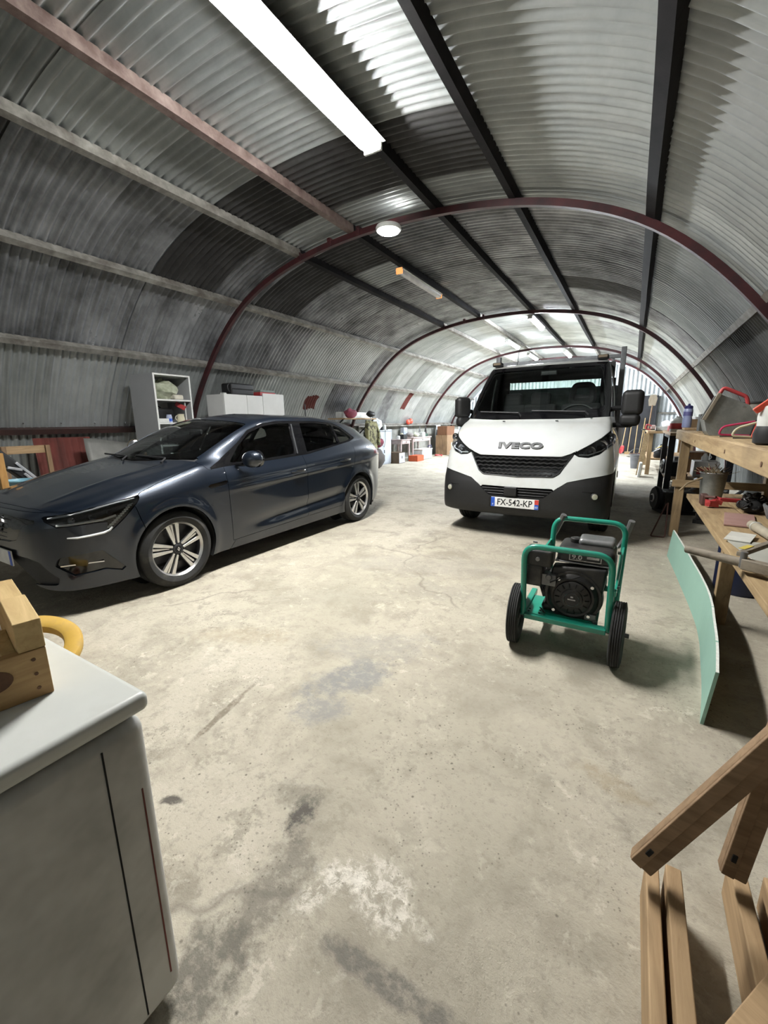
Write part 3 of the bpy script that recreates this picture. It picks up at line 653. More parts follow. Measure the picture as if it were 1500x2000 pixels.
# ---------------------------------------------------------------- the hatchback
CARX,CARY=-4.015,1.105
car=thing('hatchback_car','dark blue-grey metallic five-door hatchback parked along the left wall','car',(CARX,CARY,0))
def build_car():
    G=car_grid(); c=Cut(G); c.flip=1
    side=c.Q[np.abs(c.V[c.Q].mean(1)[:,1])>.8]; 
    ny=np.cross(c.V[side[:,1]]-c.V[side[:,0]],c.V[side[:,2]]-c.V[side[:,0]])[:,1].mean(); c.flip=1 if ny>0 else -1
    sz=lambda V:V[:,[0,2]]; sy=lambda V:V[:,[0,1]]; yz=lambda V:V[:,[1,2]]
    lat=lambda V,y0=.5:(V[:,1]-y0)
    for cx in (.87,3.54):
        c.region('wheel_opening',lambda V:np.minimum(.352-np.hypot(V[:,0]-cx,V[:,2]-.322),lat(V)))
    S=lambda poly,y0=.5:(lambda V:np.minimum(sdist(sz(V),poly),lat(V,y0)))
    c.region('front_window',S([(1.50,.975),(1.66,1.115),(1.845,1.237),(2.055,1.30),(2.257,1.325),(2.468,1.328),(2.37,1.003),(1.83,.975)]))
    c.region('rear_window',S([(2.645,1.33),(2.95,1.327),(3.235,1.305),(3.20,1.075),(2.575,1.008)]))
    c.region('quarter_window',S([(3.27,1.30),(3.40,1.25),(3.47,1.19),(3.53,1.13),(3.44,1.11),(3.235,1.08)]))
    c.region('window_surround',S([(1.24,.935),(1.40,1.0),(1.66,1.145),(1.84,1.262),(2.05,1.326),(2.26,1.35),(2.65,1.353),(2.96,1.35),(3.28,1.325),(3.44,1.27),(3.52,1.21),(3.61,1.125),(3.44,1.088),(2.57,.982),(1.83,.952),(1.45,.948)]))
    c.region('headlight',S([(.078,.690),(.085,.716),(.30,.757),(.611,.812),(.60,.785),(.567,.750),(.468,.653),(.384,.583),(.362,.60),(.375,.655),(.298,.658),(.111,.650)],.3))
    c.region('fender_vent',S([(1.18,.806),(1.40,.828),(1.40,.795),(1.22,.772)]))
    c.region('fog_recess',S([(.085,.375),(.10,.432),(.22,.445),(.32,.452),(.452,.29),(.445,.268),(.33,.31),(.16,.297)],.3))
    F=lambda poly:(lambda V:np.minimum(sdist(np.stack([V[:,1],V[:,2]],1),poly),.16-V[:,0]))
    c.region('upper_grille',F([(-.2,.71),(.36,.70),(.56,.695),(.58,.672),(.47,.655),(.40,.60),(.33,.52),(-.2,.49)]))
    c.region('lower_intake',F([(-.2,.42),(.46,.42),(.57,.40),(.68,.285),(.66,.235),(-.2,.235)]))
    P2=lambda poly,z0:(lambda V:np.minimum(sdist(sy(V),poly),V[:,2]-z0))
    c.region('windscreen',P2([(1.055,-.2),(1.055,0),(1.08,.25),(1.155,.53),(1.235,.672),(1.5,.668),(1.8,.642),(1.895,.622),(1.865,.3),(1.85,0),(1.85,-.2)],.97))
    c.region('cowl',P2([(1.03,-.2),(1.03,0),(1.052,.25),(1.125,.53),(1.205,.72),(1.26,.70),(1.26,.66),(1.175,.528),(1.10,.248),(1.08,0),(1.08,-.2)],.9))
    bs=[(.05,.70),(.10,.70),(.30,.735),(.595,.79),(.618,.822),(.766,.873),(1.2,.988),(1.3,1.1),(1.3,1.4),(.06,1.4)]; bp=[(.085,-.2),(.085,0),(.095,.35),(.12,.55),(.3,.95),(1.26,.95),(1.215,.72),(1.137,.53),(1.064,.25),(1.042,0),(1.042,-.2)]
    c.region('bonnet',lambda V:np.minimum(sdist(sz(V),bs),sdist(sy(V),bp)))
    c.region('front_door',S([(1.43,1.02),(1.395,.85),(1.43,.25),(2.50,.275),(2.502,.41),(2.472,.92),(2.472,1.05)]))
    c.region('rear_door',S([(2.472,1.05),(2.472,.92),(2.502,.41),(2.50,.275),(3.13,.285),(3.20,.40),(3.28,.55),(3.39,.78),(3.44,.95),(3.47,1.06),(3.4,1.12)]))
    c.region('fender',S([(.56,.78),(.611,.85),(.766,.91),(1.2,1.0),(1.25,.93),(1.46,.97),(1.425,.85),(1.46,.25),(1.40,.17),(1.0,.17),(.62,.5),(.56,.735)]))
    c.region('front_bumper',lambda V:np.minimum(.62-V[:,0],.74-V[:,2]))
    c.region('tail_light',S([(3.93,.965),(4.15,.99),(4.37,.98),(4.37,.86),(4.1,.875),(3.98,.90)],.2))
    c.region('rear_screen',P2([(4.02,-.2),(4.02,.45),(4.1,.52),(4.22,.50),(4.25,.4),(4.26,-.2)],1.0))
    world=lambda P:np.stack([P[:,1],P[:,0],P[:,2]],1)
    def put(name,m,side,parent=car,gap=.0026,rim=.014,inset=0,label=None,include=None,angle=35,nm=None):
        r=c.panel(name,side,gap,rim,inset,world,include)
        if r is None: return None
        P,Fc,nq=r; Fc=Fc[:,::-1]
        o=mk(nm or name,np_mesh(nm or name,P,Fc),m,parent,angle=angle)
        if label: o['label']=label
        return o
    put('body_shell',M_CARP,0,include=['rest'],gap=.0015)
    inner=put('inner_shell',M_DEEP,0,include=['rest','fender','front_door','rear_door','bonnet','front_bumper','window_surround','cowl','tail_light','headlight','fog_recess','upper_grille','lower_intake','fender_vent'],gap=-.003,rim=0,inset=.028)
    put('bonnet',M_CARP,0); put('front_bumper',M_CARP,0); put('windscreen',M_GLW,0,gap=.004,inset=.004); put('cowl',M_BLKP,0,inset=.012,gap=0)
    put('rear_screen',M_GLS,0,gap=.003); 
    put('upper_grille',M_GLOSSB,0,gap=0,inset=.014,rim=0); put('lower_intake',M_BLKP,0,gap=0,inset=.022,rim=0)
    for sd in (1,-1):
        put('fender',M_CARP,sd)
        put('fender_vent',M_GLOSSB,sd,gap=0,inset=.008,rim=0)
        fd=put('front_door',M_CARP,sd); rd=put('rear_door',M_CARP,sd)
        put('window_surround',M_GLOSSB,sd,gap=.001,inset=.003)
        put('front_window',M_GLS,sd,parent=fd,gap=.001,inset=.006,nm='door_glass'); put('rear_window',M_GLS,sd,parent=rd,gap=.001,inset=.006,nm='door_glass'); put('quarter_window',M_GLS,sd,gap=.001,inset=.006)
        hl=put('headlight',M_LENS,sd,gap=.002,rim=.004,label='clear lensed headlamp'); 
        put('headlight',M_GLOSSB,sd,parent=hl,gap=.002,rim=0,inset=.034,nm='lamp_housing')
        pass
        put('fog_recess',M_GLOSSB,sd,gap=0,inset=.016,rim=0)
        put('tail_light',M_RED,sd,label='red tail lamp')
        # light guides inside the lamp: bars and the tooth comb along the outer edge
        def surf(s_,z_):
            d=(c.V[:,0]-s_)**2+(c.V[:,2]-z_)**2; k=np.argsort(d)[:3]; k=k[c.V[k,1]>.3] if (c.V[k,1]>.3).any() else k; return float(c.V[k,1].mean())
        def pt(s_,z_,ins): return Vector((sd*(surf(s_,z_)-ins),s_,z_))
        b=MB(); b.tube([pt(s_,z_,.012) for s_,z_ in [(.10,.706),(.20,.724),(.32,.748),(.45,.773),(.575,.79)]],.0075,6); b.build('light_guide',M_DRL,hl)
        b=MB(); b.tube([pt(s_,z_,.012) for s_,z_ in [(.115,.662),(.16,.660),(.26,.668),(.35,.672),(.43,.69)]],.008,6); b.build('light_guide',M_DRL,hl)
        b=MB(); b.tube([pt(s_,z_,-.001) for s_,z_ in [(.395,.612),(.375,.592),(.34,.580),(.27,.573),(.20,.568),(.15,.571)]],[.006,.008,.009,.009,.008,.005],6); b.build('light_guide',M_DRL,hl)
        b=MB()
        for k in range(12):
            f=k/11; s_=.385+.16*f; z_=.605+.145*f; b.beam(pt(s_-.03,z_-.002,.012),pt(s_+.012,z_+.010,.012),.0045,.005)
        b.build('light_comb',M_DRL,hl)
        for (s_,z_,r_) in((.20,.69,.022),(.31,.70,.026),(.41,.715,.022)):
            b=MB(); p=pt(s_,z_,.035); b.lathe(p,(sd*.75,-.65,0),[(.004,0),(r_*.6,.008),(r_,.022)],16,caps=False); b.build('reflector',M_REFL,hl)
        b=MB(); b.beam(pt(.105,.372,.004),pt(.325,.370,.004),.007,.008); b.build('trim_strip',M_CHROME,car)
        # door handles
        for par,s0,z0 in((fd,2.225,.812),(rd,3.10,.862)):
            b=MB(); y=.905*sd; b.tube([(y-sd*.012,s0,z0),(y+sd*.016,s0+.035,z0+.004),(y+sd*.018,s0+.11,z0+.006),(y+sd*.016,s0+.18,z0+.006),(y-sd*.01,s0+.215,z0+.006)],[.010,.013,.014,.014,.011],8); b.build('door_handle',M_CARP,par)
            b=MB(); b.beam((y+sd*.030,s0+.04,z0+.017),(y+sd*.030,s0+.185,z0+.018),.006,.006); b.build('handle_trim',M_CHROME,par)
        # mirror
        b=MB(); b.ball((sd*1.005,1.60,1.005),(.105,.075,.078),20,12,Euler((0,sd*-.10,sd*.25)).to_matrix()); mr=b.build('door_mirror',M_CARP,car)
        b=MB(); b.tube([(sd*.84,1.55,.958),(sd*.90,1.575,.955),(sd*.97,1.60,.965)],[.022,.020,.022],8); b.build('mirror_arm',M_GLOSSB,mr)
        b=MB(); b.lathe((sd*1.005,1.645,1.005),(0,1,0),[(.082,0),(.080,.03),(.076,.032),(0,.028)],20); o=b.build('mirror_glass',M_GLOSSB,mr)
        # chrome pillar strip and belt
        b=MB(); b.beam((sd*.668,2.50,1.318),(sd*.832,2.405,1.00),.016,.01,(1,0,0)); b.build('pillar_trim',M_BLKP,car)
        # wheels, wells
        for s0 in(.87,3.54):
            alloy_wheel((sd*.785,s0,.318),0 if sd>0 else PI,car)
            b=MB(); rows=[]
            for x in (.56,.872):
                rows.append([Vector((sd*x,s0+.353*math.cos(a),.322+.353*math.sin(a))) for a in np.linspace(-.45,PI+.45,26)])
            b.grid(rows); b.prism([Vector((sd*.56,s0+.353*math.cos(a),.322+.353*math.sin(a))) for a in np.linspace(0,2*PI,24,endpoint=False)],(sd*-.01,0,0)); b.build('wheel_arch_liner',M_DEEP,car)
    # grille bars, badge, plates
    for k in range(5):
        b=MB(); z=.535+k*.034; w=.30+.03*k; b.tube([(x,.0+.016+.02*(abs(x)/.3)**2,z) for x in np.linspace(-w,w,9)],.006,5); b.build('grille_bar',M_ALUD,car)
    b=MB(); o_=[(0,.085),(.055,0),(0,-.085),(-.055,0)]; i_=[(p*.6,q*.62) for p,q in o_]; i2=[(p*.7,q*.7) for p,q in o_]
    A_=b.verts([Vector((p,-.008,.625+q)) for p,q in o_]); B_=b.verts([Vector((p,-.016,.625+q)) for p,q in i2]); C_=b.verts([Vector((p,-.004,.625+q)) for p,q in i_]); b.bridge(A_,B_); b.bridge(B_,C_); b.build('badge',M_CHROME,car)
    b=MB(); b.box((0,-.012,.395),(.53,.010,.112)); pl=b.build('number_plate',M_WHITEP,car,bevel=.003); b=MB(); b.box((-.245,-.0178,.395),(.036,.002,.106)); b.build('plate_band',M_BLUE,pl); b=MB(); b.box((.245,-.0178,.395),(.036,.002,.106)); b.build('plate_band',M_BLUE,pl)
    # under-body and cabin
    b=MB(); b.bx((-.80,.35,.17),(.80,4.05,.24)); b.build('underbody',M_DEEP,car,bevel=.03)
    b=MB(); b.bx((-.70,1.02,.86),(.70,1.50,.93)); b.bx((-.70,1.45,.55),(.70,1.62,.90)); b.build('dashboard',M_BLKP,car,bevel=.03)
    b=MB(); pts=arc((.36,1.78,.93),.18,0,2*PI,24,(1,0,0),(0,.35,.93))[:-1]; b.tube(pts,.014,7,True); b.beam((.2,1.78,.93),(.52,1.78,.93),.03,.02); b.build('steering_wheel',M_BLKP,car)
    for x in(-.36,.36):
        b=MB(); b.box((x,2.15,.50),(.50,.52,.18)); b.box((x,2.42,.80),(.48,.14,.58),(R(-18),0,0)); st=b.build('front_seat',M_SEAT,car,bevel=.05,seg=3)
        b=MB(); b.box((x,2.56,1.18),(.26,.09,.17),(R(-12),0,0)); b.build('headrest',M_SEAT,st,bevel=.035,seg=3)
    b=MB(); b.box((0,3.05,.50),(1.25,.5,.18)); b.box((0,3.36,.78),(1.25,.16,.56),(R(-20),0,0)); st=b.build('rear_seat',M_SEAT,car,bevel=.05,seg=3)
    for x in(-.4,0,.4):
        b=MB(); b.box((x,3.46,1.10),(.24,.08,.12),(R(-12),0,0)); b.build('headrest',M_SEAT,st,bevel=.03,seg=3)
    b=MB(); b.box((0,1.76,1.245),(.20,.03,.06)); b.build('rear_view_mirror',M_BLKP,car,bevel=.012)
    for x0,x1 in((.52,-.02),(-.10,-.58)):
        b=MB(); b.tube([(x0,1.02,1.005),(x0-.06,1.10,1.035),(x1,1.115,1.045)],.008,6); b.build('wiper',M_BLKP,car)
build_car()
# ---------------------------------------------------------------- the white van-cab truck
M_WPAINT=mat('white vehicle paint',(.60,.62,.61),.30,0,(.56,.58,.57),3,0,coat=.6,dirt=(.50,.50,.47))
M_BUMP=mat('black bumper plastic',(.0095,.0095,.010),.55,0,(.006,.006,.006),40,.08)
M_STEEL=mat('dull grey steel',(.20,.21,.22),.5,.6,(.12,.125,.13),9,.1)
TRX,TRY=-1.06,4.65
truck=thing('truck','white flatbed cab truck facing the camera, black bumper','truck',(TRX,TRY,0))
def build_truck():
    G=truck_grid(); c=Cut(G)
    ny=np.cross(c.V[c.Q[:,1]]-c.V[c.Q[:,0]],c.V[c.Q[:,2]]-c.V[c.Q[:,0]]); k=np.abs(c.V[c.Q].mean(1)[:,1])<.4; c.flip=-1 if ny[k][:,0].mean()>0 else 1
    yz=lambda V:V[:,[1,2]]; dz=lambda V:V[:,[0,2]]
    Fr=lambda poly,dm=9.:(lambda V:np.minimum(sdist(yz(V),poly),dm-V[:,0]))
    c.region('wheel_opening',lambda V:np.minimum(.43-np.hypot(V[:,0]-.95,V[:,2]-.36),V[:,1]-.6))
    c.region('plate_recess',Fr([(-.2,.492),(.278,.492),(.278,.372),(-.2,.372)]))
    c.region('windscreen',Fr([(-.2,1.43),(.40,1.435),(.70,1.46),(.755,1.50),(.70,1.86),(.675,1.955),(.63,1.985),(-.2,1.995)],1.6))
    c.region('windscreen_surround',Fr([(-.2,1.345),(.45,1.345),(.82,1.365),(1.0,1.38),(1.0,2.035),(-.2,2.045)],1.62))
    c.region('side_window',lambda V:np.minimum(sdist(dz(V),[(1.05,1.42),(1.75,1.42),(1.75,1.93),(1.45,1.95)]),V[:,1]-.5))
    c.region('headlight',Fr([(.545,.985),(.60,.953),(.69,.945),(.79,.98),(.85,1.035),(.94,1.10),(.94,1.235),(.862,1.218),(.79,1.145),(.69,1.075)]))
    c.region('grille',Fr([(-.2,.945),(.44,.950),(.53,.985),(.60,1.03),(.655,1.055),(.56,.985),(.545,.955),(.50,.885),(.44,.775),(.385,.735),(-.2,.722)]))
    c.region('lower_intake',Fr([(-.2,.603),(.385,.612),(.44,.635),(.30,.508),(-.2,.502)]))
    c.region('bonnet',Fr([(-.2,.90),(.42,.91),(.53,.97),(.64,1.02),(.76,1.08),(.85,1.14),(.90,1.20),(.90,1.40),(.82,1.40),(.45,1.38),(-.2,1.38)],.78))
    c.region('front_bumper',Fr([(-.2,.55),(.34,.56),(.40,.60),(.52,.69),(.70,.735),(.96,.785),(.96,.2),(-.2,.2)],.78))
    c.region('cab_door',lambda V:np.minimum(sdist(dz(V),[(.98,.55),(1.40,.55),(1.86,.62),(1.86,1.97),(1.47,1.985),(.98,1.36)]),V[:,1]-.5))
    world=lambda P:np.stack([P[:,1],P[:,0],P[:,2]],1)
    def put(name,m,side,parent=truck,gap=.0025,rim=.014,inset=0,label=None,include=None,angle=35,nm=None):
        r=c.panel(name,side,gap,rim,inset,world,include)
        if r is None: return None
        P,Fc,nq=r; Fc=Fc[:,::-1]; o=mk(nm or name,np_mesh(nm or name,P,Fc),m,parent,angle=angle)
        if label: o['label']=label
        return o
    put('cab_shell',M_WPAINT,0,include=['rest'],label='white painted cab shell')
    put('inner_shell',M_DEEP,0,include=['rest','bonnet','front_bumper','windscreen_surround','headlight','grille','lower_intake','plate_recess','cab_door'],gap=-.003,rim=0,inset=.03)
    put('bonnet',M_WPAINT,0); put('front_bumper',M_BUMP,0,label='black plastic bumper'); put('windscreen',M_GLW,0,gap=.001,inset=.006); put('windscreen_surround',M_GLOSSB,0,gap=.001,inset=.002)
    put('grille',M_GLOSSB,0,gap=0,inset=.022,rim=0); put('lower_intake',M_DEEP,0,gap=0,inset=.03,rim=0); put('plate_recess',M_BUMP,0,gap=0,inset=.002,rim=.001)
    def srf(y,z):
        d=(c.V[:,1]-abs(y))**2+(c.V[:,2]-z)**2+(c.V[:,0]>1.9)*9; return float(c.V[np.argmin(d),0])
    # honeycomb-like grille slats with short webs
    for k in range(5):
        z=.755+k*.041; w=[.36,.41,.455,.485,.50][k]; b=MB(); n=28
        b.tube([(x,srf(x,z)-.002+.006*(i%2),z+.005*(1 if i%2 else -1)) for i,x in enumerate(np.linspace(-w,w,n))],.0085,5); b.build('grille_slat',M_BLKP,truck)
    for sd in(1,-1):
        b=MB(); P=[(.0,.724),(.37,.737),(.43,.775),(.495,.885),(.545,.965)]; b.tube([(sd*y,srf(y,z)-.004,z) for y,z in P],.006,5); b.build('grille_trim',M_BLKP,truck)
    for k in range(3):
        z=.525+k*.030; w=.31+.035*k; b=MB(); b.tube([(x,srf(x,z)+.004,z) for x in np.linspace(-w,w,9)],.005,4); b.build('grille_slat',M_BUMP,truck)
    b=MB(); b.box((-.05,.0,.56),(.14,.05,.10)); b.build('sensor_cover',M_BUMP,truck,bevel=.01)
    # maker's letters on the nose
    x0=.0; zc=1.056; d0=srf(0,zc); sl=math.atan2(srf(0,1.10)-srf(0,1.01),.09)
    t=text('lettering','IVECO',.098,mat('dark chrome letters',(.03,.032,.036),.5,0,(.024,.026,.03),8,0),truck,(-.005,d0-.006,zc),(PI/2-sl,0,0),.007,1.62,bold=.006,space=1.08); t['label']='chrome raised letters'
    # number plate
    b=MB(); b.box((0,-.004,.432),(.52,.008,.11)); pl=b.build('number_plate',M_WHITEP,truck,bevel=.003); pl['label']='white plate with black characters'
    b=MB(); b.box((-.238,-.009,.432),(.042,.002,.106)); b.build('plate_band',M_BLUE,pl)
    b=MB(); b.box((.238,-.009,.406),(.042,.002,.053)); b.build('plate_band',M_BLUE,pl)
    b=MB(); b.box((.238,-.009,.459),(.042,.002,.053)); b.build('plate_band',M_PRED,pl)
    text('plate_text','FX-542-KP',.100,M_INK,pl,(0,-.0085,.431),(PI/2,0,0),.0008,.86,bold=.0012)
    text('plate_text','F',.030,M_WHITEP,pl,(-.238,-.0102,.402),(PI/2,0,0),.0005)
    text('plate_text','02',.030,M_WHITEP,pl,(.238,-.0102,.402),(PI/2,0,0),.0005)
    for sd in(1,-1):
        hl=put('headlight',M_LENS,sd,gap=.002,rim=.004,label='clear lensed headlamp'); put('headlight',mat('grey lamp housing',(.17,.17,.175),.3,.3,bump=0),sd,parent=hl,gap=.002,rim=0,inset=.045,nm='lamp_housing')
        for (y,z,r,n_) in((.69,1.005,.054,0),(.79,1.06,.062,0),(.615,.98,.026,0),(.865,1.14,.046,0)):
            b=MB(); b.lathe((sd*y,srf(y,z)+.045,z),(sd*.35,-1,.1),[(.006,0),(r*.62,.010),(r*.95,.03),(r,.034)],18,caps=False); b.ball((sd*(y+.008),srf(y,z)+.028,z),r*.32,10,6); b.build('reflector',M_REFL,hl)
        b=MB(); b.tube([(sd*y,srf(y,z)+.012,z) for y,z in((.60,.972),(.69,.972),(.80,1.014),(.885,1.085))],.006,5); b.build('light_guide',M_DRL,hl)
        put('cab_door',M_WPAINT,sd); put('side_window',M_GLS,sd,gap=.001,inset=.006)
        # fog lamp in the bumper corner
        y,z=(.79,.552); b=MB(); b.lathe((sd*y,srf(y,z)-.006,z),(sd*.4,-1,0),[(.042,-.03),(.040,.0),(.034,.006)],20,caps=False); b.build('fog_surround',M_BUMP,truck)
        b=MB(); b.lathe((sd*y,srf(y,z)-.008,z),(sd*.4,-1,0),[(.032,0),(.026,.010),(0,.014)],20); b.build('fog_lamp',mat('dull lamp glass',(.55,.54,.44),.2,.3,bump=0),truck)
        b=MB(); y2,z2=(.72,.60); b.beam((sd*(y2-.05),srf(y2,z2)-.004,z2),(sd*(y2+.05),srf(y2+.04,z2)-.004,z2+.008),.016,.012); b.build('bumper_slot',M_DEEP,truck)
        # roof marker lamps
        b=MB(); b.box((sd*.655,1.44,2.095),(.13,.11,.055)); b.build('marker_base',M_BLKP,truck,bevel=.015); b=MB(); b.box((sd*.655,1.38,2.10),(.10,.012,.032)); b.build('marker_lens',mat('amber grey lens',(.20,.16,.11),.2,0,bump=0),truck,bevel=.004)
        # washer jets
        b=MB(); b.box((sd*.30,srf(.3,1.315)-.004,1.325),(.03,.02,.010)); b.build('washer_jet',M_DEEP,truck,bevel=.003)
        # wheels: dark tyre with grey disc
        b=MB(); tyre_mesh(b,(0,0,0),(sd,0,0),.345,.215,.20); ty=b.build('tyre',M_TYRE,truck,loc=(sd*.805,.95,.345),angle=30)
        b=MB(); b.lathe((0,0,0),(sd,0,0),[(.205,.09),(.195,.06),(.12,.075),(.075,.10),(0,.105)],32); b.build('wheel_disc',M_STEEL,ty)
        for s0 in(4.15,):
            for yy in(.50,.72):
                b=MB(); tyre_mesh(b,(0,0,0),(sd,0,0),.345,.20,.20); t2=b.build('tyre',M_TYRE,truck,loc=(sd*yy,s0,.345),angle=30)
                b=MB(); b.lathe((0,0,0),(sd,0,0),[(.205,.07),(.18,.03),(.10,-.01),(0,-.01)],24); b.build('wheel_disc',M_STEEL,t2)
        b=MB(); rows=[[Vector((sd*x,.95+.43*math.cos(a),.36+.43*math.sin(a))) for a in np.linspace(-.3,PI+.3,22)] for x in(.5,.92)]; b.grid(rows); b.build('wheel_arch_liner',M_DEEP,truck)
    # mirrors: twin-armed door mirrors, the one on the picture's left folded in
    def mirror(sd,hx,hy,ang):
        b=MB(); M=Euler((0,0,ang)).to_matrix()
        b.box((hx,hy,1.505),(.205,.12,.265),M); hd=b.build('door_mirror',M_BUMP,truck,bevel=.055,seg=5); hd['label']='black two-part door mirror'
        b=MB(); b.box((hx-.01*sd,hy,1.325),(.195,.115,.13),M); b.build('wide_mirror',M_BUMP,hd,bevel=.05,seg=5)
        b=MB(); M2=M@Vector((0,.056,0)); b.box((hx+M2.x,hy+M2.y,1.50),(.17,.01,.22),M); b.build('mirror_glass',M_GLOSSB,hd,bevel=.003)
        for z in(1.46,1.27):
            b=MB(); b.tube([(sd*.80,.98,z-.02),(sd*.86,.93,z),(hx,hy,z)],[.03,.028,.025],8); b.build('mirror_arm',M_BUMP,hd)
    mirror(1,1.03,.62,-.12); mirror(-1,-.885,.70,.95)
    # wipers, aerial, cabin
    for x0,x1 in((.62,-.02),(-.12,-.66)):
        b=MB(); b.tube([(x0,.60,1.385),(x0-.05,.70,1.425),(x1,.735,1.447)],.010,6); b.build('wiper',M_BLKP,truck)
    b=MB(); b.tube([(-.42,1.55,2.08),(-.415,1.62,2.32)],[.004,.002],5); b.build('aerial',M_DEEP,truck)
    b=MB(); b.bx((-.74,.78,1.18),(.74,1.12,1.36)); b.bx((.10,.84,1.34),(.66,1.05,1.42)); b.build('dashboard',M_BLKP,truck,bevel=.04)
    b=MB(); b.tube(arc((.42,1.28,1.36),.21,0,2*PI,28,(1,0,0),(0,.62,.78))[:-1],.015,7,True); b.beam((.22,1.28,1.36),(.62,1.28,1.36),.03,.02); b.build('steering_wheel',M_BLKP,truck)
    for x,w in((.42,.50),(-.12,.44),(-.52,.42)):
        b=MB(); b.box((x,1.52,.98),(w,.46,.18)); b.box((x,1.74,1.28),(w,.13,.56),(R(-12),0,0)); st=b.build('cab_seat',M_SEAT,truck,bevel=.05,seg=3)
        b=MB(); 
        if x>0: b.tube(rounded([(x-.14,1.80,1.56),(x-.11,1.83,1.80),(x+.11,1.83,1.80),(x+.14,1.80,1.56)],.06,5),.042,8,True); b.box((x,1.82,1.62),(.24,.06,.10))
        else: b.box((x,1.81,1.62),(.27,.10,.20),(R(-10),0,0))
        b.build('headrest',M_SEAT,st,bevel=0 if x>0 else .04)
    # rear cab wall with its window
    b=MB()
    for a_,b_ in(((-.85,1.91,.6),(.85,1.95,1.45)),((-.78,1.91,1.88),(.78,1.95,2.09)),((-.80,1.91,1.45),(-.60,1.95,1.88)),((.62,1.91,1.45),(.80,1.95,1.88))): b.bx(a_,b_)
    b.build('rear_wall',M_BLKP,truck)
    b=MB(); b.bx((-.60,1.925,1.45),(.62,1.931,1.88)); b.build('rear_window',M_GLW,truck)
    b=MB(); b.box((.05,1.30,1.93),(.20,.03,.06)); b.build('rear_view_mirror',M_BLKP,truck,bevel=.012)
    # chassis and flat bed with headboard and ladder frame
    for sd in(1,-1):
        b=MB(); b.bx((sd*.33,.4,.42),(sd*.43,5.6,.56)); b.build('chassis_rail',M_DEEP,truck)
    b=MB(); b.bx((-.85,.2,.30),(.85,1.85,.42)); b.build('underbody',M_DEEP,truck)
    b=MB(); b.cyl((-.9,.95,.345),(.9,.95,.345),.05); b.build('front_axle',M_DEEP,truck)
    b=MB(); b.cyl((-.9,4.15,.345),(.9,4.15,.345),.06); b.build('rear_axle',M_DEEP,truck)
    b=MB(); b.bx((-.88,2.12,.80),(.88,5.7,.88)); b.build('bed_deck',M_STEEL,truck,bevel=.01)
    for sd in(1,-1):
        b=MB(); b.bx((sd*.85,2.12,.88),(sd*.88,5.7,1.25)); b.build('bed_side',M_STEEL,truck,bevel=.005)
        b=MB(); b.bx((sd*.82,2.14,.88),(sd*.885,2.22,2.30)); b.build('headboard_post',M_STEEL,truck,bevel=.006)
    b=MB(); b.bx((-.88,5.68,.88),(.88,5.71,1.25)); b.build('tailboard',M_STEEL,truck,bevel=.005)
    for z in(1.0,1.35,2.16):
        b=MB(); b.bx((-.82,2.15,z),(.82,2.20,z+.05)); b.build('headboard_rail',M_STEEL,truck,bevel=.005)
    b=MB(); b.bx((-.82,2.17,.9),(.82,2.185,1.80)); b.build('headboard_panel',M_STEEL,truck)
    for x in(.72,.62):
        b=MB(); b.bx((x,2.16,1.80),(x+.03,2.19,2.16)); b.build('headboard_bar',M_STEEL,truck,bevel=.004)
build_truck()
